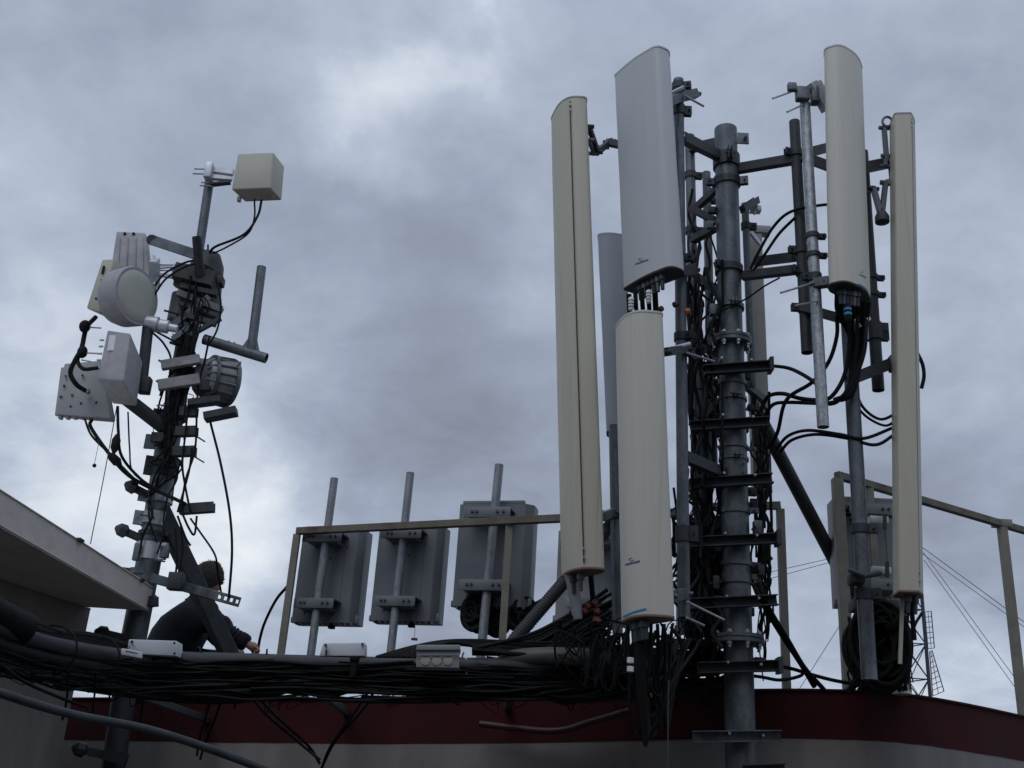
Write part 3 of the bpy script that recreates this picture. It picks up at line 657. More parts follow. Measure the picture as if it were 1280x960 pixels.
for px, py in ((1096, 652), (1099, 715)): mb.box(P(px, py, 6.2), X * .055, YV * .05, Z * .022, .004)
t = thing('pole_clamp', 'pair of white clamp blocks on the tall dark pipe at right', 'clamp', P(1096, 715, 6.2)); mb.build('clamp_block', TIN, t)
mb = MB()
for px, py in ((1106, 652), (1109, 712), (1072, 722)): mb.tube([P(px, py - 9, 6.1), P(px, py + 9, 6.1)], .012, 8)
mb.tube([P(1062, 712, 5.9), P(1080, 720, 5.85), P(1100, 716, 5.9)], .016, 8); mb.box(P(1070, 724, 5.95), X * .035, YV * .06, Z * .03, .01); mb.build('clamp_rods', DARKS, t)
def rpole(label, a, b, r=.030):
    A = P(*a); B = P(*b); d_ = (A - B).normalized(); B = B - d_ * ((B.z - 1.95) / d_.z); mb = MB(); mb.pipe(B, A, r); o = mb.build('support_pole', GALVM, None); tag(o, label, 'pole')
rpole('galvanised pole carrying the leftmost grey radio unit', (418, 598, 7.93), (389, 815, 7.93)); rpole('galvanised pole carrying the middle grey radio unit', (513, 591, 7.72), (489, 810, 7.72)); rpole('galvanised pole of the largest grey radio unit, tallest of the three', (624, 581, 7.5), (603, 800, 7.5), .032)

# ------------------------------------------------------------------ left mast
LY = 7.6
LT = P(250, 335, LY); LB = P(166, 800, LY); la = (LT - LB).normalized(); lb = LB - la * (LB.z / la.z)
lb = P(142, 960, LY) ; lb = lb + (lb - P(166, 800, LY)).normalized() * ((lb.z) / abs((lb - P(166, 800, LY)).normalized().z))
lm = thing('antenna_mast', 'dark leaning mast at left crowded with microwave units and step brackets', 'mast', lb)
mb = MB(); mb.tube([P(212, 540, LY), LT], .075, 24); mb.build('upper_pole', DARKS, lm)
mb = MB(); mb.tube([P(188, 690, LY), P(212, 540, LY)], .086, 24); mb.build('middle_pole', GALV, lm)
mb = MB(); mb.tube([P(160, 835, LY), P(188, 690, LY)], .086, 24); mb.build('lower_pole', GALV, lm)
mb = MB(); mb.tube([lb, P(160, 835, LY)], .078, 24); mb.build('foot_pole', DARKS, lm)
mb = MB(); mb.pipe(P(244, 345, LY - .05), P(264, 212, LY - .05), .036); mb.build('top_pipe', GALV, lm)
mb = MB(); mb.pipe(P(250, 345, LY - .15), P(246, 296, LY - .35), .036); mb.build('stub_pipe', DARKS, lm)
for px, py, mt_, hh in ((186, 690, TIN, .12), (194, 650, GALVL, .10), (199, 625, GALVL, .05), (178, 716, GALV, .04), (190, 668, DARKS, .03), (207, 585, DARKS, .14), (217, 520, DARKS, .06), (228, 465, DARKS, .05)):
    mb = MB(); clamp(mb, P(px, py, LY), la, .088, Vector((R.choice((-1, 1)), -.4, 0)), hh, .06); mb.build('band_clamp', mt_, lm)
# head frame: curved plates and channels clustered at the mast head
mb = MB()
mb.bar(P(190, 300, LY - .12), P(244, 318, LY - .12), .012, .085, c=.004); mb.tube([P(190, 300, LY - .126), P(190, 300, LY - .114)], .043, 16); mb.build('flat_arm', GALV, lm)
mb = MB(); mb.box(P(268, 328, LY), X * .03, YV * .05, Z * .05, .006); mb.box(P(270, 343, LY), X * .045, YV * .05, Z * .035, .006); mb.box(P(274, 352, LY), X * .035, YV * .05, Z * .035, .006); mb.build('head_block', DARKS, lm)
mb = MB(); mb.lathe(P(262, 316, LY + .04), -la, [(0, .03), (.02, .09), (.12, .13), (.56, .155), (.60, .05)], 24); mb.build('head_cover', DARKS, lm)
mb = MB(); mb.lathe(P(236, 335, LY + .02), -la, [(0, .03), (.01, .09), (.16, .095), (.18, .03)], 18); mb.lathe(P(229, 368, LY + .02), -la, [(0, .03), (.01, .085), (.26, .085), (.27, .03)], 18); mb.build('side_cover', LILAC2, lm)
for (x0, y0, x1, y1, w_, h_, m_) in ((222, 366, 278, 388, .05, .05, GALV), (225, 380, 275, 396, .04, .03, DARKS), (219, 340, 268, 352, .12, .12, DARKS), (213, 410, 262, 372, .05, .05, GALV), (216, 425, 250, 400, .05, .04, GALV), (210, 400, 246, 412, .04, .05, DARKS),
                           (236, 420, 276, 398, .04, .03, DARKS), (222, 392, 270, 405, .05, .04, DARKS), (226, 358, 272, 368, .06, .04, DARKS)):
    mb = MB(); mb.chan(P(x0, y0, LY - .12), P(x1, y1, LY - .10), w_, h_, .006); mb.build('head_channel', m_, lm)
mb = MB(); mb.tube([P(205, 388, LY - .2), P(236, 396, LY - .1)], .008, 6); mb.tube([P(213, 428, LY - .2), P(225, 432, LY - .1)], .012, 6); mb.tube([P(260, 306, LY), P(260, 318, LY)], .008, 6); mb.build('bolt_rod', DARKS, lm)
# crossing boom with upright
mb = MB(); mb.pipe(P(255, 424, LY - .05), P(333, 448, LY - .05), .040); mb.build('side_boom', GALV, lm)
mb = MB(); mb.pipe(P(314, 440, LY - .05), P(327, 334, LY - .05), .036); mb.build('boom_upright', GALV, lm)
mb = MB(); mb.add([P(302, 434, LY - .06), P(312, 420, LY - .06), P(321, 422, LY - .06), P(325, 441, LY - .06), P(302, 434, LY - .04), P(312, 420, LY - .04), P(321, 422, LY - .04), P(325, 441, LY - .04)], [(0, 1, 2, 3), (7, 6, 5, 4), (0, 4, 5, 1), (1, 5, 6, 2), (2, 6, 7, 3), (3, 7, 4, 0)]); mb.build('gusset', GALV, lm)
mb = MB()
for px, py in ((286, 426), (293, 428), (298, 431)): mb.tube([P(px, py, LY - .05), P(px, py + 8, LY - .05)], .007, 6)
mb.build('boom_bolts', DARKS, lm)
# lower left arm and step spikes
mb = MB(); mb.tube([P(150, 492, LY - .35), P(212, 540, LY - .05)], .052, 14); mb.build('outrigger_arm', DARKS, lm)
mb = MB(); mb.pipe(P(176, 490, LY - .3), P(186, 400, LY - .3), .040); mb.build('outrigger_pipe', DARKS, lm)
mb = MB(); mb.box(P(181, 482, LY - .3), X * .04, YV * .04, Z * .06, .006); mb.build('outrigger_clamp', DARKS, lm)
for x0, y0, x1, y1 in ((156, 604, 195, 624), (144, 659, 185, 677), (90, 934, 135, 945), (118, 789, 165, 800)):
    mb = MB(); A = P(x0, y0, LY - .15); B = P(x1, y1, LY - .02); dd = (B - A).normalized()
    mb.bar(A + dd * .08, B, .04, .05); mb.lathe(A, dd, [(0, .012), (.03, .045), (.075, .05), (.10, .02)], 8); mb.build('step_spike', DARKS, lm)
for x0, y0, x1, y1 in ((225, 515, 247, 515), (218, 540, 247, 539), (216, 565, 245, 564), (225, 637, 268, 634), (180, 753, 197, 751), (130, 942, 158, 950), (190, 547, 205, 548)):
    mb = MB(); mb.chan(P(x0, y0, LY - .12), P(x1, y1, LY - .12), .06, .07, .006); mb.build('step_bracket', DARKS, lm)
mb = MB(); mb.box(P(188, 552, LY - .12), X * .04, YV * .01, Z * .055, .003); mb.box(P(171, 690, LY - .12), X * .02, YV * .02, Z * .06, .003); mb.box(P(206, 690, LY - .1), X * .03, YV * .02, Z * .04, .003); mb.build('side_plate', GALV, lm)
mb = MB()
for q in ((245, 545, 256, 552), (240, 569, 255, 578), (176, 644, 186, 645), (178, 653, 188, 653), (192, 700, 206, 702)): mb.tube([P(q[0], q[1], LY - .1), P(q[2], q[3], LY - .15)], .006, 6)
mb.build('step_bolts', DARKS, lm)
mb = MB(); mb.bar(P(200, 636, LY - .02), P(298, 842, 8.0), .11, .11, c=.006); mb.build('brace_tube', DARKS, lm)
# perforated bar
pb = [P(188, 722, LY - .12), P(300, 753, LY - .0)]
mb = MB(); A, B = pb; dd = (B - A).normalized(); up_ = (Z - dd * Z.dot(dd)).normalized(); nn = dd.cross(up_)
M1 = A + dd * (A - B).length * .72
mb.bar(A, M1, .02, .065, c=.003)
# perforated end: ladder of webs round square holes
for s_ in (-1, 1): mb.bar(M1 + up_ * s_ * .024, B + up_ * s_ * .024, .018, .020, c=.002)
Lh = (B - M1).length; k = 0; t_ = 0
while t_ < Lh - .01:
    mb.bar(M1 + dd * t_ , M1 + dd * min(t_ + .022, Lh), .018, .03, c=.001); t_ += .042
mb.bar(B - dd * .012, B, .018, .03, c=.001); mb.build('perforated_bar', GALV, lm)
mb = MB(); mb.box(P(220, 727, LY - .15), X * .05, YV * .04, Z * .06, .008); mb.build('bar_clamp', DARKS, lm)

# top square antenna
def quadbox(root, nm, front, depth, mt, bev=.01, taper=1.0, dirv=None):   # front: 4 points TL TR BR BL, thickness away along dirv
    c_ = sum(front, Vector()) / 4; dv = (dirv or YV).normalized() * depth
    back = [c_ + (p - c_) * taper + dv for p in front]; bm = bmesh.new(); vv = [bm.verts.new(p) for p in list(front) + back]
    for f in ((0, 1, 2, 3), (7, 6, 5, 4), (0, 4, 5, 1), (1, 5, 6, 2), (2, 6, 7, 3), (3, 7, 4, 0)): bm.faces.new([vv[i] for i in f])
    if bev: bmesh.ops.bevel(bm, geom=list(bm.edges), offset=bev, segments=3, affect='EDGES', profile=.5)
    bm.verts.index_update(); mb = MB(); mb.add([v.co.copy() for v in bm.verts], [tuple(v.index for v in f.verts) for f in bm.faces]); bm.free()
    return mb.build(nm, mt, root)
t = thing('square_antenna', 'small cream box-shaped antenna at the very top of the left mast', 'antenna', P(315, 245, LY - .1))
quadbox(t, 'housing', [P(297, 192, 7.35), P(342, 190, 7.35), P(338, 235, 7.32), P(289, 237, 7.32)], .20, BOXC, .012, .96, Vector((.33, 1, 0)))
mb = MB(); mb.box(P(299, 249, 7.45), X * .014, YV * .02, Z * .02, .003); mb.box(P(342, 245, 7.45), X * .014, YV * .02, Z * .02, .003); mb.build('foot_lug', BOXC, t)
mb = MB()
for py in (207, 229):
    for dy in (0, 5): mb.bar(P(346.5, py + dy, 7.44), P(348.5, py + dy - 3, 7.56), .008, .014)
mb.build('vent_slots', HOLE, t)
mb = MB(); mb.bar(P(262, 212, 7.5), P(292, 216, 7.5), .04, .05); mb.bar(P(264, 222, 7.5), P(290, 224, 7.5), .04, .03); mb.box(P(262, 216, 7.5), X * .03, YV * .06, Z * .07, .006); mb.build('mount_bracket', TIN, t)
mb = MB()
for x0, y0, x1 in ((243, 211, 262), (241, 217, 262), (250, 232, 266), (252, 228, 264)): mb.tube([P(x0, y0, 7.42), P(x1, y0 + .5, 7.5)], .0065, 6)
mb.build('bolt_rod', BOLT, t)
mb = MB(); mb.bar(P(262, 231, 7.5), P(288, 228, 7.5), .05, .02); mb.build('bracket_arm', DARKS, t)
# rear grey outdoor unit
t = thing('outdoor_unit', 'grey rounded outdoor unit rising behind the round drum antenna', 'radio unit', P(160, 345, 7.6))
quadbox(t, 'casing', [P(145, 288, 7.6), P(182, 290, 7.6), P(188, 346, 7.55), P(136, 346, 7.55)], .14, LILAC, .02, .9)
mb = MB()
for px in (156, 167): mb.tube([P(px, 292, 7.61), P(px, 292, 7.585)], .012, 8)
mb.build('screw_holes', HOLE, t)
mb = MB()
for px in (150, 160, 170, 179): mb.bar(P(px, 298, 7.59), P(px - 3 + (px - 160) * .1, 342, 7.54), .01, .012)
mb.build('casing_ribs', LILAC, t)
# drum antenna
t = thing('drum_antenna', 'round microwave drum antenna with pale flat cover on the left mast', 'antenna', P(165, 400, 7.3))
dc = P(171, 370, 7.15); dn = Vector((.90, -.42, .0)).normalized(); rad = .215
mb = MB(); mb.lathe(dc, -dn, [(0, rad - .02), (-.008, rad - .03), (-.016, rad * .6), (-.018, .02)], 40); mb.build('cover_disc', DISC, t)
mb = MB(); mb.lathe(dc, -dn, [(-.002, rad - .022), (-.004, rad), (.01, rad + .006), (.13, rad), (.20, rad * .86), (.24, rad * .55), (.245, .03)], 40); mb.build('shroud', LILAC, t)
mb = MB(); mb.lathe(P(205, 408, 7.3), Vector((1, .1, -.1)), [(-.05, .03), (-.03, .05), (.03, .05), (.04, .03), (.10, .03)], 14); mb.lathe(P(192, 405, 7.3), Vector((1, .1, -.1)), [(-.06, .05), (.03, .06), (.05, .02)], 14); mb.build('feed_joint', TIN, t)
mb = MB(); mb.bar(P(190, 345, 7.35), P(196, 340, 7.45), .05, .22); mb.bar(P(196, 334, 7.45), P(222, 332, 7.5), .02, .03); mb.bar(P(196, 343, 7.45), P(222, 347, 7.5), .02, .03); mb.bar(P(192, 320, 7.4), P(194, 365, 7.4), .04, .02); mb.build('mount_bracket', TIN, t)
mb = MB()
for y0 in (331, 338): mb.tube([P(200, y0, 7.4), P(216, y0, 7.4)], .006, 6)
mb.build('bolt_rod', BOLT, t)
t = thing('outdoor_unit', 'cream slanted outdoor unit at the left edge of the round drum antenna', 'radio unit', P(115, 392, 7.4))
quadbox(t, 'casing', [P(127, 324, 7.38), P(143, 323, 7.38), P(124, 391, 7.34), P(107, 385, 7.34)], .30, BOXC, .014, .92, Vector((.55, 1, 0)))
mb = MB(); mb.bar(P(130, 333, 7.365), P(128, 342, 7.36), .016, .02); mb.tube([P(127, 350, 7.37), P(127, 350, 7.35)], .008, 8); mb.tube([P(120, 373, 7.36), P(120, 373, 7.34)], .008, 8); mb.build('label_plate', HOLE, t)
# lower outdoor box
t = thing('outdoor_unit', 'pale grey box-shaped outdoor unit hanging below the round drum antenna', 'radio unit', P(150, 505, 7.15))
fr = [P(134, 412, 7.12), P(163, 416, 7.05), P(154, 476, 7.0), P(121, 473, 7.08)]
dv_ = P(172, 511, 7.2) - fr[2]; quadbox(t, 'casing', fr, dv_.length, LILAC, .012, .92, dv_)
mb = MB(); mb.bar(P(141, 419, 7.09), P(138, 438, 7.07), .045, .004, up=-YV); mb.build('data_plate', BOXW, t)
mb = MB(); mb.box(P(152, 490, 7.2), X * .022, YV * .03, Z * .02, .005); mb.build('cable_gland', BLACK, t)
mb = MB()
for py in (425, 433, 442, 450, 460): mb.tube([P(132 - (py - 412) * .15, py, 7.1), P(127 - (py - 412) * .15, py, 7.1)], .008, 6)
mb.build('hinge_pins', BOLT, t)
# rear flat cabinet
t = thing('outdoor_unit', 'flat dirty grey cabinet with rivets, lowest and leftmost on the left mast', 'radio unit', P(105, 520, 7.4))
quadbox(t, 'casing', [P(80, 454, 7.42), P(126, 450, 7.42), P(140, 524, 7.38), P(69, 518, 7.38)], .14, BOXL, .012, .9)
quadbox(t, 'back_flange', [P(76, 459, 7.50), P(131, 455, 7.50), P(143, 525, 7.46), P(68, 519, 7.46)], .03, LILAC, .006, 1.0)
mb = MB()
for px, py in ((103, 469), (90, 494), (101, 504), (88, 508), (120, 503), (108, 488), (82, 470), (80, 482), (76, 496)): mb.tube([P(px, py, 7.405), P(px, py, 7.38)], .008, 8)
mb.build('rivets', DARKS, t)
mb = MB()
for px in range(76, 140, 9): mb.box(P(px, 522, 7.42), X * .012, YV * .02, Z * .012, .002)
mb.build('cooling_fins', LILAC, t)
mb = MB(); mb.lathe(P(108, 488, 7.36), Vector((.6, -.6, -.5)), [(0, .02), (.03, .02), (.03, .014), (.06, .014)], 10); mb.build('cable_gland', BOLT, t)
# right drum in cage
t = thing('drum_antenna', 'smaller grey drum antenna seen from behind at the right side of the left mast', 'antenna', P(275, 512, 7.6))
dn = Vector((.80, .55, .05)).normalized(); dc = P(277, 477, 7.6)
mb = MB(); mb.lathe(dc, dn, [(-.14, .06), (-.13, .15), (-.10, .165), (.0, .175), (.07, .175), (.09, .17), (.12, .09), (.125, .01)], 36); mb.build('shroud', DRUMM, t)
mb = MB()
for k in range(5):
    pass
xx_, yy_, _ = frame(dn)
for k in range(16):
    an = k * math.pi / 8; e_ = xx_ * math.cos(an) + yy_ * math.sin(an); mb.tube([dc + e_ * .10 - dn * .15, dc + e_ * .145 - dn * .125, dc + e_ * .172 - dn * .09, dc + e_ * .182 + dn * .06], .010, 6)
mb.lathe(dc - dn * .10, dn, [(0, .165), (0, .184), (.02, .188), (.02, .165)], 30); mb.lathe(dc + dn * .05, dn, [(0, .17), (0, .190), (.02, .190), (.02, .17)], 30)
mb.build('cage_ribs', GALV, t)
mb = MB(); mb.bar(P(202, 457, 7.4), P(250, 449, 7.42), .05, .07); mb.bar(P(198, 482, 7.4), P(250, 474, 7.42), .05, .08); mb.bar(P(248, 452, 7.45), P(301, 458, 7.5), .03, .05); mb.build('mount_bracket', DRUMM, t)
mb = MB(); mb.box(P(256, 476, 7.5), X * .07, YV * .07, Z * .10, .015); mb.build('radio_pack', DARKS, t)
mb = MB(); mb.bar(P(235, 505, 7.45), P(275, 500, 7.5), .10, .05); mb.bar(P(256, 522, 7.5), P(296, 514, 7.5), .10, .06, c=.006); mb.build('cradle', DARKS, t)
mb = MB()
for x0, y0, x1, y1 in ((198, 450, 208, 456), (195, 476, 203, 480), (276, 446, 272, 458), (301, 452, 297, 458)): mb.tube([P(x0, y0, 7.38), P(x1, y1, 7.42)], .008, 6)
mb.build('bolt_rod', BOLT, t)

# ------------------------------------------------------------------ cables
def cable(label, pts, r=.009, mt=BLACK, cat='cable', group=None, name='cable', ties=0):
    pp = [P(*q) for q in pts]; mb = MB(); mb.tube(pp, r, 8, smooth=True); return tag(mb.build(name, mt), label, cat, group)
G1 = 'thin black cables on the left mast'
cable('pair-end black cable looping down from the cream box antenna on top to the left mast', [(327, 250, 7.4), (322, 270, 7.4), (305, 293, 7.4), (270, 308, 7.45), (262, 316, 7.5)], .010)
cable('thinner black cable beside the loop below the cream box antenna on top', [(318, 249, 7.4), (318, 272, 7.42), (310, 292, 7.42), (285, 308, 7.45), (266, 317, 7.5)], .007)
cable('upper of two black cables from the drum antenna to the mast head', [(190, 362, 7.3), (206, 342, 7.3), (232, 328, 7.35), (250, 325, 7.4)], .008)
cable('lower of two black cables from the drum antenna to the mast head', [(191, 372, 7.3), (208, 348, 7.3), (235, 332, 7.35), (252, 330, 7.4)], .008)
cable('thick black cable with two round joints left of the pale box-shaped unit', [(120, 396, 7.25), (108, 410, 7.2), (102, 435, 7.15), (94, 450, 7.12), (88, 466, 7.12), (95, 480, 7.15), (106, 488, 7.3)], .017)
cable('black cable hooking from the round joint into the pale box-shaped unit', [(103, 438, 7.15), (97, 450, 7.13), (104, 461, 7.1), (122, 460, 7.08)], .014)
mb = MB(); mb.ball(P(106, 408, 7.15), .040, (1, 1, 1.2)); mb.ball(P(103, 440, 7.12), .036, (1, 1, 1.3)); t = thing('cable_joint', 'pair of black taped joints on the thick cable beside the pale box-shaped unit', 'cable joint', P(103, 440, 7.12)); mb.build('joint_boot', BLACK, t)
mb = MB(); mb.tube([P(112, 409, 7.15), P(126, 410, 7.12)], .006, 6); mb.tube([P(107, 441, 7.12), P(125, 442, 7.1)], .006, 6); mb.tube([P(102, 450, 7.12), P(114, 452, 7.1)], .005, 6); mb.build('tie_rod', BOLT, t)
cable('black cable sagging from the riveted cabinet to the left mast', [(106, 524, 7.4), (115, 545, 7.4), (140, 570, 7.4), (170, 600, 7.45), (192, 612, 7.5)], .008)
cable('thick black cable with taped splices sagging below the riveted cabinet', [(115, 524, 7.35), (114, 535, 7.35), (140, 572, 7.35), (158, 592, 7.4), (180, 606, 7.45), (215, 622, 7.45), (232, 630, 7.45)], .013)
cable('black cable with a taped splice hanging from the pale box-shaped unit', [(147, 508, 7.2), (148, 540, 7.2), (152, 570, 7.25), (175, 598, 7.4), (200, 615, 7.45)], .011)
cable('thin black cable hanging right of the pale box-shaped unit', [(160, 515, 7.3), (162, 560, 7.3), (166, 590, 7.35), (190, 608, 7.4)], .006)
t = thing('cable_joint', 'pair of swollen taped splices in the cables below the pale box-shaped unit', 'cable joint', P(146, 575, 7.3)); mb = MB()
dd = (P(153, 583, 7.35) - P(138, 568, 7.35)).normalized(); mb.lathe(P(136, 567, 7.33), dd, [(0, .012), (.03, .03), (.09, .034), (.13, .012)], 12); mb.lathe(P(147, 543, 7.2), -Z, [(0, .012), (.04, .03), (.10, .03), (.14, .01)], 12); mb.build('splice_boot', BLACK, t)
cable('thin straight wire running from the pale box-shaped unit down to the concrete canopy', [(146, 508, 7.2), (130, 595, 7.2), (113, 680, 7.2)], .0035, WIRE, 'wire', name='wire')
t = thing('hanging_tag', 'tiny black bulb dangling on a thread left of the left mast', 'tag', P(118, 583, 7.2)); mb = MB(); mb.ball(P(118, 582, 7.2), .014); mb.build('bulb', BLACK, t); mb = MB(); mb.tube([P(118, 580, 7.2), P(123, 556, 7.25), P(124, 548, 7.3)], .002, 5); mb.build('thread', WIRE, t)
cable('long slack black cable hanging right of the left mast down to the perforated bar', [(263, 528, 7.5), (276, 580, 7.5), (287, 640, 7.5), (290, 690, 7.5), (286, 748, 7.55)], .009)
cable('thin black cable from the left mast to behind the head of the crouching person', [(238, 648, 7.5), (250, 665, 7.5), (268, 692, 7.6), (272, 712, 7.7), (277, 745, 7.8)], .007)
cable('black cable arcing from the guard rail post into the hand of the person', [(360, 732, 7.88), (345, 750, 8.05), (331, 778, 8.2), (325, 798, 8.30), (323, 809, 8.36), (320, 822, 8.42)], .011)
GC = 'black cables strapped along the left mast'
for k in range(16):
    x_off = R.uniform(-1, 1); pts = []
    s0, s1 = sorted((R.uniform(320, 600), R.uniform(320, 600)))
    if s1 - s0 < 90: s1 = s0 + 120
    n_ = 6
    for i in range(n_):
        y_ = s0 + (s1 - s0) * i / (n_ - 1); cxp = 252 - (y_ - 320) * .186
        pts.append((cxp + x_off * 11 + R.uniform(-5, 5) + (8 if k % 3 else 0), y_, LY - .11 - R.uniform(0, .07)))
    cable('thin black cable strapped along the left mast among many alike', pts, R.uniform(.005, .009), BLACK, group=GC)
for q in ([(236, 500), (232, 540), (228, 580), (232, 610), (238, 640)], [(246, 500), (244, 560), (232, 600), (226, 640)], [(262, 420), (256, 450), (248, 480), (246, 520)], [(190, 415), (205, 430), (214, 452), (208, 490), (206, 530)], [(270, 345), (276, 380), (272, 410), (262, 430)],
          [(228, 642), (236, 660), (243, 668), (246, 645)], [(222, 645), (232, 672), (238, 682)], [(196, 415), (215, 425), (226, 430)], [(219, 660), (221, 700), (219, 722)], [(226, 655), (228, 690), (222, 722)], [(240, 560), (236, 590), (222, 640)]):
    cable('thin black cable strapped along the left mast among many alike', [(x_, y_, LY - .17) for x_, y_ in q], .008, BLACK, group=GC)

# right-hand cables
RC = [
 ('upper of two black cables arcing from the mast to the dark pipe', [(938, 336, 6.3), (950, 312, 6.25), (968, 282, 6.2), (990, 264, 6.1), (1030, 256, 5.95), (1040, 258, 5.9)], .010),
 ('lower of two black cables arcing from the mast to the dark pipe', [(942, 338, 6.3), (956, 318, 6.25), (974, 292, 6.2), (994, 272, 6.1)], .010),
 ('thin black cable rising from the mast clamp to the paired right arms', [(905, 388, 6.3), (935, 372, 6.3), (955, 358, 6.25), (975, 347, 6.2)], .006),
 ('thick black cable from the upper step bar end toward the bright galvanised pipe', [(962, 457, 6.25), (985, 460, 6.2), (1003, 468, 6.05), (1018, 478, 5.95), (1030, 490, 5.95)], .012),
 ('black cable rising from beside the mast to the bottom of the right upper antenna', [(960, 560, 6.4), (972, 540, 6.3), (983, 500, 6.15), (1015, 478, 5.98), (1036, 452, 5.9), (1046, 420, 5.85), (1046, 395, 5.8)], .012),
 ('black cable rolling over beside the mast and out to the right antenna, upper one', [(950, 515, 6.4), (960, 496, 6.35), (978, 492, 6.2), (1000, 498, 6.1), (1025, 500, 5.98), (1040, 495, 5.9), (1055, 470, 5.85), (1062, 430, 5.8), (1060, 390, 5.75)], .013),
 ('black cable rolling over beside the mast and out to the right antenna, lower one', [(955, 522, 6.4), (966, 506, 6.3), (985, 503, 6.2), (1020, 504, 6.0), (1045, 503, 5.9), (1062, 480, 5.85), (1070, 440, 5.8), (1072, 395, 5.75)], .012),
 ('outer black cable sweeping down from the right upper antenna', [(1083, 400, 5.75), (1080, 440, 5.75), (1066, 478, 5.8), (1048, 500, 5.85), (1030, 505, 5.98)], .013),
 ('upper of two thin cables arching from the mast past the bright pipe end', [(970, 562, 6.4), (985, 545, 6.3), (1010, 538, 6.1), (1050, 543, 6.0), (1080, 548, 5.95), (1120, 533, 6.05)], .010),
 ('lower of two thin cables arching from the mast past the bright pipe end', [(975, 565, 6.4), (990, 550, 6.3), (1020, 543, 6.1), (1060, 548, 6.0), (1095, 556, 5.95), (1122, 540, 6.05)], .010),
 ('black cable sagging between the dark pipe and the rightmost antenna', [(1068, 480, 6.0), (1078, 508, 6.0), (1100, 524, 6.0), (1122, 516, 6.0)], .009),
 ('black cable drooping below the sagging one toward the rightmost antenna', [(1066, 500, 6.0), (1082, 520, 6.0), (1106, 532, 6.0), (1122, 524, 6.0)], .008),
 ('thick pair-side black cable running from the flange down right to the wall top', [(942, 730, 6.3), (952, 752, 6.3), (975, 790, 6.4), (1000, 828, 6.5), (1018, 858, 6.6)], .016),
 ('black cable beside the thick one from the flange down right to the wall top', [(948, 728, 6.3), (960, 758, 6.3), (985, 800, 6.4), (1006, 835, 6.5), (1030, 862, 6.62)], .014),
 ('black cable lying along the wall top right of the mast', [(915, 826, 6.6), (960, 830, 6.5), (990, 836, 6.5), (1010, 842, 6.55), (1045, 851, 6.6), (1090, 858, 6.65)], .011),
 ('black cable looping low beside the wall top right of the mast', [(915, 842, 6.6), (950, 846, 6.5), (975, 850, 6.5), (1000, 845, 6.52), (1005, 838, 6.55)], .010),
 ('pair-side cable hanging left of the front arm beneath the rear panel', [(955, 602, 6.5), (952, 620, 6.5), (950, 640, 6.5), (948, 720, 6.5)], .009),
 ('cable hanging right of its twin beneath the rear panel', [(961, 602, 6.5), (958, 620, 6.5), (954, 650, 6.5), (950, 720, 6.5)], .009),
 ('black cable stub curving behind the rightmost antenna', [(1146, 440, 6.15), (1153, 455, 6.15), (1155, 470, 6.15), (1152, 485, 6.15)], .012)]
for l_, q, r_ in RC: cable(l_, q, r_)
# cables at the foot of right upper antenna
for k in range(9):
    x0 = 1046 + k * 5
    cable('black feeder hanging from the base of the right upper antenna among many alike', [(x0, 368 + k * 1.2, 5.75), (x0 + R.uniform(-3, 3), 390, 5.78), (1062 + k * 2.2, 420, 5.85), (1064 + k * 1.3, 455, 5.92), (1060 + k * .8, 490 , 5.93), (1050 + R.uniform(-8, 8), 500, 5.93)], R.uniform(.012, .016), group='feeders below the right upper antenna')
t = thing('connector_block', 'blue banded black connector below the right upper antenna', 'connector', P(1059, 395, 5.72)); mb = MB(); mb.lathe(P(1059, 380, 5.70), -Z, [(0, .015), (.01, .022), (.10, .022), (.12, .012)], 12); mb.build('sleeve', BLACK, t); mb = MB()
for z_ in (.03, .06): mb.lathe(P(1059, 380, 5.70) - Z * z_, -Z, [(0, .022), (0, .0235), (.015, .0235), (.015, .022)], 12)
mb.build('band', BLUEM, t)
# feeders between grey antenna and beige one
for k in range(5):
    x0 = 786 + k * 8; y0 = 372 - k * 3.5
    lab = 'black feeder in the gap between the grey and the pale beige antenna among many alike'
    cable(lab, [(x0, y0 - 4, 5.68), (x0 + 1, y0 + 14, 5.70), (x0 + 2, 400, 5.76), (x0 + 2, 470, 5.8)], R.uniform(.013, .018), group='feeders below the light grey antenna')
for px, py in ((789, 372), (811, 363)):
    t = thing('connector_sleeve', 'white marked sleeve on the %s feeder below the light grey antenna' % ('left' if px < 800 else 'right'), 'connector', P(px, py + 14, 5.62)); mb = MB()
    mb.lathe(P(px, py, 5.62), -Z, [(0, .012), (.005, .016), (.075, .016), (.08, .012)], 12); mb.build('sleeve', WTAPE, t)
    mb = MB()
    for k in range(3): mb.lathe(P(px, py, 5.62) - Z * (.02 + k * .02), -Z, [(0, .016), (0, .0168), (.006, .0168), (.006, .016)], 12)
    mb.build('band', DARKS, t)
for px, py, m_, l_ in ((828, 385, REDP, 'red cap on a connector behind the top of the pale beige antenna'), (862, 388, ORNG, 'orange tape on a cable left of the mast'), (848, 379, REDP, 'small red cap left of the mast near the edge pipe'), (738, 762, REDP, 'cluster of red caps beneath the seamed beige antenna'), (815, 868, ORNG, 'orange tape on the hanging feeders under the pale beige antenna')):
    t = thing('cap', l_, 'cap', P(px, py, 5.85)); mb = MB()
    for k in range(6 if py == 762 else 1):
        q = P(px + R.uniform(-10, 10) * (py == 762), py + R.uniform(-16, 16) * (py == 762), 5.95 if py == 762 else 5.8)
        mb.lathe(q, Vector((R.uniform(-1, 1), -.3, -.6)), [(0, .008), (.005, .018), (.035, .018), (.04, .01)], 10)
    mb.build('cap_body', m_, t)
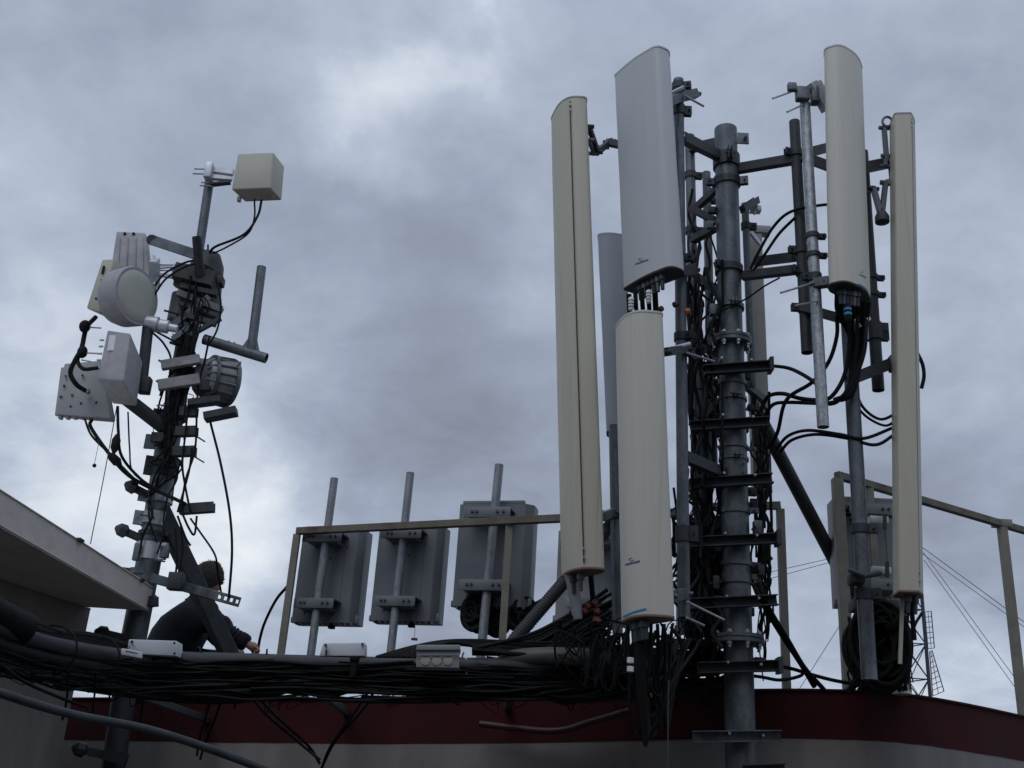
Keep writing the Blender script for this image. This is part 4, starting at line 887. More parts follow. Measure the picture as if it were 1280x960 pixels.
# feeders hanging under front antenna
GF = 'feeders hanging below the pale beige antenna'
for k in range(13):
    x0 = 786 + (k % 7) * 9 + R.uniform(-2, 2); xb = 808 + R.uniform(-24, 26); yb_ = R.uniform(860, 915); D = 5.5 + R.uniform(0, .25)
    x2 = 840 + R.uniform(-10, 30)
    cable('black feeder hanging in a loop below the pale beige antenna among many alike', [(x0, 780, D), (x0 + R.uniform(-3, 3), 815, D), (x0 + (xb - x0) * .3, 850, D), (xb, yb_ + 10, D + .05), ((xb + x2) / 2 + 6, yb_ - 25, D + .2), (x2, 815, D + .45), (x2 + 12, 800, D + .65), (892, 822 + R.uniform(-10, 10), 6.6)], R.uniform(.007, .011), group=GF)
for k in range(4):
    cable('black feeder hanging in a loop below the pale beige antenna among many alike', [(797 + k * 3, 800, 5.5), (796 + k * 3, 850, 5.5), (802 + k * 2, 900, 5.52), (807 + k, 932 - k * 3, 5.55), (811, 900, 5.6), (806, 850, 5.7), (815, 810, 5.9)], .008, group=GF)
t = thing('connector_sleeve', 'white taped sleeve on the hanging feeders under the pale beige antenna', 'connector', P(788, 840, 5.45)); mb = MB()
for py in (826, 837): mb.lathe(P(788, py - 4, 5.45), -Z, [(0, .014), (.002, .017), (.025, .017), (.027, .014)], 12)
mb.build('tape', WTAPE, t)
cable('thin hanging earth wire under the pale beige antenna', [(836, 850, 5.5), (835, 900, 5.5), (835, 975, 5.5)], .003, WIRE, 'wire', name='wire')
# tangle left of the mast
GT = 'tangled cables between the mast and the edge pipe'
for k in range(46):
    x0 = R.uniform(862, 905); y0 = R.uniform(250, 790); ln = R.uniform(70, 230); D = R.uniform(6.2, 6.75)
    pts = [(x0 + R.uniform(-12, 12), y0 + ln * i / 4, D + R.uniform(-.1, .1)) for i in range(5)]
    pts = [(min(903, max(860, a_)), min(b_, 850), c_) for a_, b_, c_ in pts]
    if len(set(p_[1] for p_ in pts)) < 5: continue
    cable('black cable in the dense tangle left of the thick mast among many alike', pts, R.uniform(.006, .013), R.choice((BLACK, BLACK, GREYC)), group=GT)
def coil(label, c_, r_, n, nrm, th=.010, mt=BLACK, group=None, jit=.03, sq=1.0, k=4):
    t = thing('cable_coil', label, 'cable coil', P(*c_), group); nrm = nrm.normalized(); x_, y_, _ = frame(nrm); c0 = P(*c_)
    mb = MB()
    pts = []; ph = R.uniform(0, 6)
    for i in range(n * 30):
        an = 2 * math.pi * i / 30; rr = r_ + jit * math.sin(i * .173 + ph); pts.append(c0 + (x_ * math.cos(an) * rr + y_ * math.sin(an) * rr * sq) + nrm * (jit * .8 * math.sin(i * .051 + ph)))
    mb.tube(pts, th, 8); mb.build('loops', mt, t); 
    mb = MB(); mb.lathe(pts[3] - (pts[4] - pts[3]).normalized() * .02, pts[4] - pts[3], [(0, th * 2), (0, jit * 1.3 + th), (.03, jit * 1.3 + th), (.03, th * 2)], 12); mb.build('tie', BLACK, t)
coil('coil of black cable left of the mast behind the edge pipe, below the guard rail', (884, 675, 6.7), .10, 6, Vector((.2, -1, .2)))
coil('thick black cable coil at the foot of the tall dark pipe at right', (1101, 805, 6.2), .115, 15, Vector((-.5, -1, .05)), .014, jit=.045, sq=1.6)
coil('dark bunch of cable loops between the two coils by the tall dark pipe foot', (1098, 822, 6.3), .09, 14, Vector((-.2, -1, .05)), .015, jit=.06, sq=1.3)
coil('second looser coil beside the foot of the tall dark pipe at right', (1086, 815, 6.4), .115, 8, Vector((.1, -1, .1)), .012, jit=.03, sq=1.4)
coil('black cable coil hanging beneath the largest grey radio unit, its left half showing', (596, 766, 7.62), .060, 12, Vector((-.5, -1, .05)), .018, jit=.045, sq=1.2)
coil('black cable coil hanging beneath the largest grey radio unit, between pole and post', (620, 772, 7.65), .055, 12, Vector((.3, -1, .05)), .017, jit=.05, sq=1.2)
coil('black cable coil hanging beneath the largest grey radio unit, right of the rail post', (652, 768, 7.6), .055, 12, Vector((.1, -1, .05)), .016, jit=.05, sq=1.1)
coil('tight coil of cables on the tray beneath the mast flange', (878, 790, 6.45), .085, 7, Vector((.1, -1, .2)), .009, jit=.03)
for k in range(14):
    x0 = R.uniform(1070, 1132)
    cable('black cable falling from the coil to the wall top at right among many alike', [(x0, R.uniform(745, 790), 6.25), (x0 + R.uniform(-12, 12), 805, 6.3), (x0 + R.uniform(-18, 18), 835, 6.4), (x0 + R.uniform(-25, 20), 862, 6.6)], R.uniform(.006, .012), group='cables by the right wall top')
mb = MB(); mb.box(P(1092, 758, 6.4), X * .13, YV * .08, Z * .035, .01); mb.build('tray_foot', DARKS, None); tag(bpy.data.objects[-1] if False else COL.objects[-1], 'dark metal shelf under the radio unit at right, above the cable coils', 'shelf')
# small white cone
t = thing('vent_cone', 'small pale plastic cone standing on the wall top near the lattice tower', 'vent', P(1128, 868, 6.7)); mb = MB()
mb.lathe(P(1128, 868, 6.7), Z, [(0, .06), (.01, .055), (.03, .038), (.13, .032), (.19, .026), (.21, .01)], 16); mb.build('cone_body', BOXC, t)
# thin grey antenna whip under rightmost antenna
mb = MB(); mb.tube([P(1128, 748, 6.0), P(1125, 830, 6.0)], .012, 8); tag(mb.build('down_pipe', BOXC), 'thin pale tube hanging under the rightmost antenna', 'tube')
mb = MB(); mb.tube([P(1138, 745, 6.0), P(1143, 800, 6.0)], .014, 8); tag(mb.build('feeder_pipe', BLACK), 'black rigid feeder dropping from the rightmost antenna base', 'feeder')

# fan of cables over the tray, left of the front antenna
GFN = 'cables fanning out from the tray behind the antennas'
for k in range(18):
    y0 = 742 + k * 4.0; D = 6.35 + R.uniform(-.1, .25)
    cable('black cable fanning down from the antennas onto the tray among many alike', [(762 + R.uniform(-4, 12), y0 - 5, D), (735, y0 + 12, D), (700, min(812, y0 + 33), D), (660, min(818, y0 + 52), D), (590, 812 + R.uniform(-4, 6), D)], R.uniform(.008, .013), group=GFN)
mb = MB(); pts = [P(640, 803, 6.9), P(690, 745, 6.95), P(730, 698, 7.0), P(775, 640, 7.05)]; mb.tube(pts, .040, 16, smooth=True)
t = thing('flexible_duct', 'thick grey flexible duct slanting up behind the seamed antenna', 'duct', pts[0]); mb.build('duct_tube', COND, t)
mb = MB(); pp = catmull(pts, 40)
for i in range(2, len(pp) - 3, 2):
    d_ = (pp[i + 1] - pp[i]).normalized(); mb.lathe(pp[i], d_, [(0, .039), (.004, .043), (.010, .043), (.014, .039)], 16)
mb.build('duct_rings', COND, t)
t = thing('drop_pipe', 'pale drop pipe under the seamed beige antenna', 'pipe', P(726, 775, 6.0)); mb = MB(); mb.lathe(P(714, 718, 5.95), P(723, 775, 5.95) - P(714, 718, 5.95), [(0, .045), (.03, .036), (.22, .030), (.25, .022)], 18); mb.build('pipe_body', BOXL, t)
mb = MB(); mb.tube([P(738, 712, 5.95), P(742, 760, 6.0)], .016, 8); mb.build('feeder_stub', BLACK, t)

# ------------------------------------------------------------------ cable tray and bundle
TL_ = [(-90, 752, 4.55), (0, 790, 4.95), (80, 812, 5.4), (180, 829, 5.95), (300, 834, 6.2), (480, 836, 6.35), (640, 838, 6.45), (760, 836, 6.55), (850, 834, 6.6), (905, 834, 6.62)]
tl = [P(*q) for q in TL_]; tls = catmull(tl, 5)
tt = thing('cable_tray', 'long metal ladder tray carrying the thick cable bundle across the wall', 'cable tray', tl[4] - Z * .2)
for o_, mt_ in ((-.10, DARKS), (.14, DARKS)):
    mb = MB()
    for a_, b_ in zip(tls[:-1], tls[1:]):
        off = YV * o_ - Z * .10; mb.bar(a_ + off, b_ + off, .012, .05)
    mb.build('side_rail', mt_, tt)
mb = MB()
for i in range(0, len(tls), 1):
    p_ = tls[i] - Z * .115; mb.bar(p_ - YV * .10, p_ + YV * .14, .025, .012)
mb.build('rungs', DARKS, tt)
for px in (150, 400, 640, 850):
    i = min(range(len(tls)), key=lambda k: abs(640 + F * (tls[k] - CAM).dot(cr) / (tls[k] - CAM).dot(fw) - px)); p_ = tls[i]
    # bracket arm back to the wall
    j = min(range(len(wps)), key=lambda k: abs(wps[k].x - p_.x)); mb = MB(); mb.bar(p_ - Z * .14, Vector((p_.x, wps[j].y + .01, p_.z - .14)), .04, .04); mb.build('wall_bracket', DARKS, tt)
GB = 'cables bundled along the tray'
for k in range(34):
    oy = R.uniform(-.11, .14); oz = R.uniform(-.10, .055); r_ = R.choice((.008, .010, .012, .014, .018)); s_ = R.randint(0, 2); e_ = len(tl) - R.randint(0, 2)
    pts = []; w1 = R.uniform(0, 6); w2 = R.uniform(0, 6)
    for i in range(s_, e_): pts.append(tl[i] + YV * (oy + .02 * math.sin(i * 1.9 + w1)) + Z * (oz + .022 * math.sin(i * 1.3 + w2)))
    mb = MB(); mb.tube(pts, r_, 8, smooth=True, k=5); tag(mb.build('cable', R.choice((BLACK, BLACK, GREYC))), 'dark cable in the thick bundle on the long tray among many alike', 'cable', GB)
for lab, off, r_, s_, e_, mt_ in (('thick grey conduit along the front of the cable tray', (-.13, .008), .040, 0, 8, COND), ('second grey conduit above and behind the front one on the tray', (.05, .045), .034, 2, 7, COND), ('dark thick conduit low on the front of the tray', (-.12, -.055), .030, 0, 9, GREYC)):
    mb = MB(); pts = [tl[i] + YV * off[0] + Z * (off[1] + .006 * math.sin(i * 2.1)) for i in range(s_, e_)]; mb.tube(pts, r_, 14, smooth=True); tag(mb.build('conduit', mt_), lab, 'conduit')
# short olive swathed bundle near the middle right
mb = MB(); mb.tube([P(628, 828, 6.35), P(650, 822, 6.33), P(700, 820, 6.3), P(760, 824, 6.32), P(800, 834, 6.4)], .050, 14, smooth=True); tag(mb.build('wrapped_bundle', mat('olive_wrap', (.075, .08, .07), .5, 0, .3, 12, .3)), 'olive wrapped cable bundle lying on the tray right of the three-port box', 'cable bundle')
# loops of cable drooping under the tray
for k in range(30):
    x0 = R.uniform(60, 800); wdt = R.uniform(40, 150); D = 5.9 + .7 * (x0 / 800) - .05
    if x0 < 150: D = 5.4
    dp_ = R.uniform(6, 26); y0 = 844 if x0 > 150 else 836
    cable('dark cable drooping below the long tray among many alike', [(x0, y0, D), (x0 + wdt * .3, y0 + dp_ * .8, D - .03), (x0 + wdt * .6, y0 + dp_, D), (x0 + wdt, y0 + 2, D + .05)], R.uniform(.007, .012), R.choice((BLACK, GREYC)), group='cables drooping below the tray')
for k in range(6):
    x0 = 650 + k * 22
    cable('grey cable sagging low against the red wall under the tray among several alike', [(x0, 850, 6.4), (x0 + 25, 868 + k, 6.45), (x0 + 60, 878 - k * 2, 6.5), (x0 + 95, 866, 6.5), (x0 + 120, 850, 6.5)], .016, GREYC, group='grey cables sagging under the tray')
for k in range(16):
    pts = []; w1 = R.uniform(0, 6); oy = R.uniform(-.10, .14); oz = R.uniform(-.165, -.10)
    for i in range(2, 6): pts.append(tl[i] + YV * oy + Z * (oz + .012 * math.sin(i * 1.7 + w1)))
    pts[-1] = P(425 + R.uniform(-6, 6), 846, 6.35 + oy)
    mb = MB(); mb.tube(pts, R.choice((.010, .013, .016)), 8, smooth=True, k=5); tag(mb.build('cable', R.choice((BLACK, GREYC))), 'dark cable in the thick bundle on the long tray among many alike', 'cable', GB)
for k in range(16):
    oy = R.uniform(-.10, .14); x0 = R.uniform(476, 490); x1 = R.uniform(596, 606)
    for xa, xb in ((x0, x1), (R.uniform(616, 622), 760)):
        pts = [P(xa, 848, 6.4 + oy), P(xa + 30, 856 + R.uniform(0, 12), 6.42 + oy), P((xa + xb) / 2, 858 + R.uniform(0, 13), 6.45 + oy), P(xb - 20, 858 + R.uniform(0, 10), 6.48 + oy), P(xb, 848, 6.5 + oy)]
        mb = MB(); mb.tube(pts, R.choice((.010, .013, .016)), 8, smooth=True, k=5); tag(mb.build('cable', R.choice((BLACK, GREYC))), 'dark cable in the thick bundle on the long tray among many alike', 'cable', GB)
# raised swell of cables above tray near x 500..900
for k in range(9):
    cable('black cable arching over the middle of the tray among many alike', [(470 + k * 6, 822, 6.35), (520 + k * 5, 808 - k * .5, 6.4), (570 + k * 4, 801 + k, 6.45), (650, 803 + k * 1.5, 6.5), (740, 806 + k * 2, 6.55), (850, 815 + k * 2, 6.6), (900, 826, 6.68)], R.uniform(.009, .013), group='cables arching over the tray')
for k in range(8):
    cable('black cable piled above the conduits at left among many alike', [(0, 772 + k * 3, 4.9), (60, 788 + k * 2.0, 5.2), (110, 792 + k * 2.4, 5.5), (150, 803 + k * 2, 5.75), (200, 820 + k, 6.0)], R.uniform(.009, .013), group='cables piled above the conduits at left')
mb = MB(); mb.tube([P(-60, 735, 4.6), P(0, 772, 4.9), P(30, 786, 5.05)], .075, 14, smooth=True); tag(mb.build('wrapped_bundle', BLACK), 'fat dark wrapped bundle entering at the left edge of the photo', 'cable bundle')
# loose crossing cables under the tray against the wall
UC = [([(300, 850, 6.3), (330, 890, 6.9), (370, 925, 7.3), (400, 950, 7.3)], .009), ([(305, 850, 6.3), (345, 895, 6.9), (385, 932, 7.3), (400, 955, 7.35)], .009), ([(475, 850, 6.4), (455, 885, 6.9), (420, 925, 7.2), (402, 960, 7.35)], .009), ([(470, 850, 6.4), (440, 895, 6.9), (412, 935, 7.2), (399, 970, 7.35)], .008),
      ([(270, 845, 6.2), (262, 880, 6.4), (250, 920, 6.5), (246, 945, 6.5)], .007), ([(285, 845, 6.2), (272, 890, 6.4), (256, 930, 6.5), (250, 950, 6.5)], .007), ([(180, 845, 6), (178, 880, 6.1), (173, 920, 6.2)], .006), ([(85, 838, 5.3), (84, 870, 5.35), (78, 900, 5.4)], .006), ([(120, 840, 5.5), (118, 870, 5.6), (114, 900, 5.7)], .005), ([(0, 830, 4.7), (30, 852, 4.9), (75, 872, 5.2), (110, 885, 5.5)], .008)]
for k, (q, r_) in enumerate(UC): cable('thin dark cable dropping from the tray across the wall at left among several alike', q, r_, group='thin cables dropping across the wall')
# fine ragged cabling beyond what one could count: one piece of stuff
mb = MB()
def wig(pts, amp, r_, n=6):
    q = [p + Vector((R.uniform(-1, 1), R.uniform(-1, 1), R.uniform(-1, 1))) * amp for p in pts]; mb.tube(q, r_, n, smooth=True, k=4)
for k in range(230):                                   # along the tray, over and under the bundle
    u0 = R.uniform(0, .93); u1 = min(1, u0 + R.uniform(.08, .35)); hi_ = R.random() < .5 and not (.18 < u0 < .62 or .18 < u1 < .62); oz = R.uniform(.02, .075) if hi_ else R.uniform(-.17, .02); oy = R.uniform(-.18, -.12) if not hi_ else R.uniform(-.15, .14)
    pts = []
    for i in range(7):
        f = (u0 + (u1 - u0) * i / 6) * (len(tls) - 1); a0 = int(f); a1 = min(a0 + 1, len(tls) - 1); p_ = tls[a0].lerp(tls[a1], f - a0); pts.append(p_ + YV * oy + Z * (oz - (.02 * math.sin(i * math.pi / 6) if not hi_ else -.02 * math.sin(i * math.pi / 6))))
    wig(pts, .014, R.choice((.0035, .005, .007, .009)))
for k in range(80):                                    # short ends, ties and loops poking out of the bundle
    f = R.uniform(0, len(tls) - 2); p_ = tls[int(f)].lerp(tls[int(f) + 1], f % 1); up_s = R.choice((1, -1)) if not (.30 < f / len(tls) < .56) else -1; q = p_ + YV * R.uniform(-.14, .1) + Z * (.04 if up_s > 0 else -.12)
    l_ = R.uniform(.02, .06) if up_s > 0 else R.uniform(.03, .12); wig([q, q + Z * up_s * l_ + X * R.uniform(-.06, .06), q + X * R.uniform(-.15, .15) + Z * up_s * l_ * .3], .008, R.choice((.002, .003, .005)), 5)
for k in range(55):                                   # left of the main mast, from the arms down to the tray
    y0 = 230 + 560 * R.random() ** .7; x0 = R.uniform(862, 903); ln = R.uniform(50, 170); D = R.uniform(6.35, 6.85)
    wig([P(min(904, max(860, x0 + R.uniform(-10, 10))), min(852, y0 + ln * i / 4), D) for i in range(5)], .02, R.choice((.004, .006, .009, .011)))
for k in range(45):                                    # in the thick of it, low down beside the flange
    x0 = R.uniform(855, 905); y0 = R.uniform(640, 830); D = R.uniform(6.4, 6.8)
    wig([P(x0 + R.uniform(-30, 30), y0 + R.uniform(-45, 45), D) for i in range(5)], .02, R.choice((.005, .008, .010)))
for k in range(40):                                    # right of the main mast
    y0 = R.uniform(480, 740); x0 = R.uniform(941, 962); ln = R.uniform(40, 130); D = R.uniform(6.45, 6.75)
    wig([P(min(964, x0 + R.uniform(-6, 6)), min(850, y0 + ln * i / 4), D) for i in range(5)], .015, R.choice((.004, .007, .010)))
for k in range(22):                                    # left mast
    y0 = R.uniform(325, 560); x0 = 252 - (y0 - 320) * .186; ln = R.uniform(30, 130); D = LY - R.uniform(.09, .16)
    wig([P(x0 - .186 * ln * i / 4 + R.uniform(-22, 24) * (1 if y0 < 600 else .6), y0 + ln * i / 4, D) for i in range(5)], .012, R.choice((.003, .005, .007)))
for k in range(40):                                    # under the front antennas
    x0 = R.uniform(700, 850); D = R.uniform(5.9, 6.5); wig([P(x0 + R.uniform(-25, 25), R.uniform(775, 860), D) for i in range(5)], .02, R.choice((.004, .007, .010)))
for k in range(40):                                    # at the foot of the right hand pipe
    x0 = R.uniform(1066, 1140); D = R.uniform(6.2, 6.6); wig([P(x0 + R.uniform(-14, 14), 765 + 95 * i / 4, D) for i in range(5)], .03, R.choice((.004, .007, .010)))
tag(mb.build('thin_cables', BLACK), 'countless thin ragged black cables and ties matted over the tray and both masts', 'thin cables', kind='stuff')
# red painted conduit on the wall
mb = MB(); mb.tube([P(600, 905, 7.1), P(690, 914, 6.98), P(740, 902, 6.9), P(790, 888, 6.8)], .022, 12, smooth=True); tag(mb.build('conduit', REDC), 'red painted conduit fixed across the red wall under the tray', 'conduit')
# boxes on the tray
def jbox(label, pts4, depth, mt, extra=None):
    t = thing('junction_box', label, 'junction box', sum(pts4, Vector()) / 4); quadbox(t, 'casing', pts4, depth, mt, .004); return t
t = jbox('pale blue-white junction box on the conduits below the crouching person', [P(161, 799, 5.75), P(221, 801, 5.85), P(221, 820, 5.85), P(158, 817, 5.75)], .12, BOXW)
mb = MB()
for px, py in ((165, 802), (218, 804), (218, 817)): mb.tube([P(px, py, 5.77), P(px, py, 5.73 if px < 200 else 5.83)], .007, 8)
mb.build('lid_screws', DARKS, t)
t = thing('name_plate', 'small white plate with a faint line tied to the conduit, left of the junction box', 'plate', P(164, 818, 5.6)); quadbox(t, 'plate', [P(152, 810, 5.55), P(178, 815, 5.6), P(177, 823, 5.6), P(151, 818, 5.55)], .012, BOXW, .002)
mb = MB(); mb.bar(P(157, 814, 5.545), P(172, 817, 5.575), .002, .006, up=Z); mb.build('plate_line', DARKS, t)
t = jbox('plain white junction box lying between the leftmost and middle radio unit poles', [P(404, 804, 6.25), P(456, 803, 6.2), P(456, 820, 6.2), P(399, 820, 6.25)], .13, BOXW)
mb = MB()
for px, py in ((407, 806), (453, 805)): mb.tube([P(px, py, 6.25), P(px, py, 6.18)], .007, 8)
mb.build('lid_screws', DARKS, t)
t = jbox('greyish junction box with three round ports on the front of the tray', [P(521, 812, 6.0), P(574, 812, 6.0), P(574, 835, 6.0), P(520, 834, 6.0)], .13, BOXL)
quadbox(t, 'lid', [P(521, 806, 5.985), P(575, 806, 5.985), P(575, 812.5, 5.985), P(520, 812.5, 5.985)], .15, BOXL, .003)
mb = MB()
for px in (532, 546, 560): mb.lathe(P(px, 826, 6.01), -YV, [(0, .026), (.015, .026), (.017, .018)], 16)
mb.build('ports', BOXC, t)
mb = MB(); mb.bar(P(520, 820, 5.99), P(574, 820, 5.99), .003, .006); mb.build('seam_strip', DARKS, t)
# valve / black knob standing on the conduit
t = thing('cable_clip', 'black clip knob standing on the front conduit right of the white box', 'clip', P(442, 830, 6.1)); mb = MB(); mb.lathe(P(443, 828, 6.1), Z, [(-.08, .018), (.0, .018), (.01, .028), (.03, .028), (.035, .01)], 12); mb.build('clip_body', BLACK, t)
t = thing('hanging_tag', 'tiny dark tag dangling on a thread below the middle radio unit', 'tag', P(518, 800, 7.7)); mb = MB(); mb.box(P(518, 799, 7.7), X * .022, YV * .01, Z * .008, .002); mb.build('tag_body', DARKS, t); mb = MB(); mb.tube([P(518, 799, 7.7), P(519, 780, 7.75)], .002, 5); mb.build('thread', WIRE, t)
# cable ties round the tray bundle
for px in (60, 115, 240, 335, 395, 512, 590, 690):
    i = min(range(len(tls)), key=lambda k: abs(640 + F * (tls[k] - CAM).dot(cr) / (tls[k] - CAM).dot(fw) - px)); p_ = tls[i]; t_ = (tls[min(i + 1, len(tls) - 1)] - tls[i]).normalized(); x_, y_, _ = frame(t_)
    mb = MB(); pts = [p_ + x_ * .155 * math.cos(a_) + y_ * .12 * math.sin(a_) - Z * .02 for a_ in [k * math.pi / 10 for k in range(21)]]
    mb.tube(pts, .005, 6); tag(mb.build('cable_tie', BLACK if px != 590 else WTAPE), 'thin strap round the cable bundle on the tray among several alike' if px != 590 else 'white strap round the cable bundle right of the three-port box', 'strap', 'straps round the tray bundle' if px != 590 else None)
# near hand rail pipe at lower left
mb = MB(); mb.tube([P(-120, 822, 3.2), P(0, 866, 3.4), P(90, 893, 3.6), P(200, 916, 3.85), P(330, 962, 4.2), P(460, 1020, 4.6)], .014, 14, smooth=True); tag(mb.build('handrail_pipe', DARKS), 'grey pipe running diagonally across the lower left corner, nearest thing', 'pipe')

# ------------------------------------------------------------------ distant lattice tower with guy wires
TY = 40.0
tp = P(1130, 690, TY); tw = thing('lattice_tower', 'distant slender lattice tower with guy wires below the rightmost antenna', 'tower', Vector((tp.x, tp.y, -14)))
hh = .42; cs = [Vector((tp.x - hh, tp.y - .2, 0)), Vector((tp.x + hh * .1, tp.y + .6, 0)), Vector((tp.x + hh, tp.y - .3, 0))]
mb = MB()
for c_ in cs: mb.tube([Vector((c_.x, c_.y, -14)), Vector((c_.x, c_.y, tp.z))], .07, 6)
mb.build('legs', TOWER, tw)
mb = MB(); z_ = -14.0; st = 1.25
while z_ < tp.z - st:
    for a_, b_ in ((0, 1), (1, 2), (2, 0)):
        A = Vector((cs[a_].x, cs[a_].y, z_)); B = Vector((cs[b_].x, cs[b_].y, z_ + st)); mb.tube([A, B], .022, 4); mb.tube([Vector((cs[b_].x, cs[b_].y, z_)), Vector((cs[a_].x, cs[a_].y, z_ + st))], .022, 4)
        mb.tube([Vector((cs[a_].x, cs[a_].y, z_)), Vector((cs[b_].x, cs[b_].y, z_))], .022, 4)
    z_ += st
mb.build('bracing', TOWER, tw)
def grid(x0, y0, x1, y1, x2, y2, x3, y3, n, nm='grid_dish'):
    mb = MB(); D = TY - .8
    A, B, C_, E_ = P(x0, y0, D), P(x1, y1, D), P(x2, y2, D), P(x3, y3, D)
    for i in range(n + 1): u = i / n; mb.tube([A + (E_ - A) * u, B + (C_ - B) * u], .012, 4)
    mb.tube([B, C_], .02, 4); mb.tube([A, E_], .02, 4); mb.tube([(A + B) / 2, (E_ + C_) / 2], .012, 4); mb.build(nm, TOWER, tw)
grid(1156, 765, 1164, 764, 1168, 810, 1160, 811, 7); grid(1162, 815, 1165, 813, 1180, 864, 1166, 870, 8); grid(1104, 780, 1132, 778, 1134, 830, 1106, 832, 9)
for x0, y0, x1, y1, r_ in ((1150, 685, 1285, 870, .012), (1155, 700, 1275, 868, .012), (1150, 682, 1300, 792, .014), (1150, 690, 1300, 798, .012)):
    mb = MB(); A = P(x0, y0, TY); B = P(x1, y1, TY - 2); B = A + (B - A) * 1.9; mb.tube([A, B], r_, 5); mb.build('guy_wire', WIRE, tw)
for x0, y0 in ((950, 718), (945, 728), (1000, 860)):
    mb = MB(); A = P(1140, 675 if y0 < 800 else 640, TY); B = P(x0, y0, TY + 1); B = A + (B - A) * 1.25; mb.tube([A, B], .012, 5); mb.build('guy_wire', WIRE, tw)

# ------------------------------------------------------------------ person crouching behind the tray
PY = 8.3
per = thing('person', 'person in a dark navy jacket crouching behind the conduits and holding a black cable', 'person', Vector((P(235, 850, PY).x, PY, 1.95)))
def skin_mesh(name, verts, edges, radii, mt, sub=2, root=0, extra=None):
    org = Vector(per['_org']); me = bpy.data.meshes.new(name + '_skel'); me.from_pydata([v - org for v in verts], edges, []); o = bpy.data.objects.new(name, me); COL.objects.link(o)
    o.modifiers.new('s', 'SKIN'); sl = me.skin_vertices[0].data if me.skin_vertices else None
    if sl is None:
        bpy.context.view_layer.update(); sl = me.skin_vertices[0].data
    for i, r_ in enumerate(radii): sl[i].radius = (r_, r_) if not isinstance(r_, tuple) else r_
    sl[root].use_root = True
    sb_ = o.modifiers.new('d', 'SUBSURF'); sb_.levels = sub; sb_.render_levels = sub
    dg = bpy.context.evaluated_depsgraph_get(); dg.update(); ev = o.evaluated_get(dg); m2 = bpy.data.meshes.new_from_object(ev)
    if extra:
        bm = bmesh.new(); bm.from_mesh(m2); em = bpy.data.meshes.new('x'); em.from_pydata([v - org for v in extra.v], [], extra.f); bm.from_mesh(em); bm.to_mesh(m2); bm.free()
    bpy.data.objects.remove(o); m2.name = name; m2.materials.clear(); m2.materials.append(mt)
    for p_ in m2.polygons: p_.use_smooth = True; p_.material_index = 0
    o = bpy.data.objects.new(name, m2); COL.objects.link(o); o.parent = per; return o
hip = P(210, 842, PY); chest = P(222, 796, PY); up_c = P(240, 768, PY - .0); neck = P(252, 752, PY - .02); hd = P(258, 725, PY - .02)
shl = P(256, 768, PY + .16); shr = shl                      # near and far shoulders
# near arm reaches right to the cable, far arm braced
eln = P(245, 812, PY - .25); 
els = P(285, 790, PY - .12); wr = P(307, 804, PY - .12); hn = P(317, 809, PY - .12)
shn = P(258, 770, PY - .12)
elf = P(272, 800, PY + .22); wrf = P(292, 812, PY + .14)
kn = P(292, 822, PY + .05); an_ = Vector((P(262, 850, PY).x, PY + .05, 2.03)); toe = an_ + Vector((.17, -.05, -.02))
kn2 = P(262, 836, PY - .20); an2 = Vector((P(225, 850, PY).x, PY - .15, 2.03)); toe2 = an2 + Vector((.17, -.05, -.02))
J = [hip, chest, up_c, neck, hd, shn, els, wr, shl, elf, wrf, kn, an_, toe, kn2, an2, toe2]
Ed = [(0, 1), (1, 2), (2, 3), (3, 4), (2, 5), (5, 6), (6, 7), (2, 8), (8, 9), (9, 10), (0, 11), (11, 12), (12, 13), (0, 14), (14, 15), (15, 16)]
Rd = [.11, .12, .09, .055, .05, .05, .036, .026, .045, .034, .026, .07, .04, .03, .07, .04, .03]
# head sculpt
hm = MB(); fdir = Vector((.86, .18, -.35)).normalized(); hup = Vector((.30, .0, .95)); hup = (hup - fdir * hup.dot(fdir)).normalized(); hs = hup.cross(fdir).normalized()
def head_pt(th, ph, grow=0.0, hair=False):
    f_ = math.sin(th) * math.cos(ph); s_ = math.sin(th) * math.sin(ph); u_ = math.cos(th)
    a_, b_, c_ = .110, .086, .132
    x_, y_, z_ = f_ * a_, s_ * b_, u_ * c_
    if not hair:
        if u_ < 0: x_ += .018 * (-u_) * max(0, f_ + .3); y_ *= 1 - .30 * (-u_) 
        if f_ > 0 and abs(s_) < .55:
            nz = math.exp(-((u_ + .08) / .13) ** 2 - (s_ / .13) ** 2) * .026; x_ += nz
            x_ -= math.exp(-((u_ - .08) / .10) ** 2 - ((abs(s_) - .33) / .15) ** 2) * .010
            x_ += math.exp(-((u_ + .42) / .07) ** 2 - (s_ / .25) ** 2) * .007 + math.exp(-((u_ + .75) / .15) ** 2 - (s_ / .3) ** 2) * .012 + math.exp(-((u_ - .22) / .08) ** 2 - (s_ / .5) ** 2) * .004
    return x_, y_, z_
nT, nP = 26, 36; vs = []
hc = hd
for i in range(nT + 1):
    for j in range(nP): x_, y_, z_ = head_pt(max(.02, min(math.pi - .02, math.pi * i / nT)), 2 * math.pi * j / nP); vs.append(hc + fdir * x_ + hs * y_ + hup * z_)
fs = [(i * nP + j, i * nP + (j + 1) % nP, (i + 1) * nP + (j + 1) % nP, (i + 1) * nP + j) for i in range(nT) for j in range(nP)]
fs += [tuple(range(nP))[::-1], tuple(range(nT * nP, (nT + 1) * nP))]; hm.add(vs, fs)
for s_ in (-1, 1):
    ec = hc + hs * s_ * .076 - fdir * .004 - hup * .012
    pts = [ec + hup * .032 * math.cos(a_) + fdir * .017 * math.sin(a_) + hs * s_ * .006 for a_ in [k * math.pi / 6 for k in range(13)]]; hm.tube(pts, .006, 6); hm.ball(ec, .02, (.5, .5, 1))
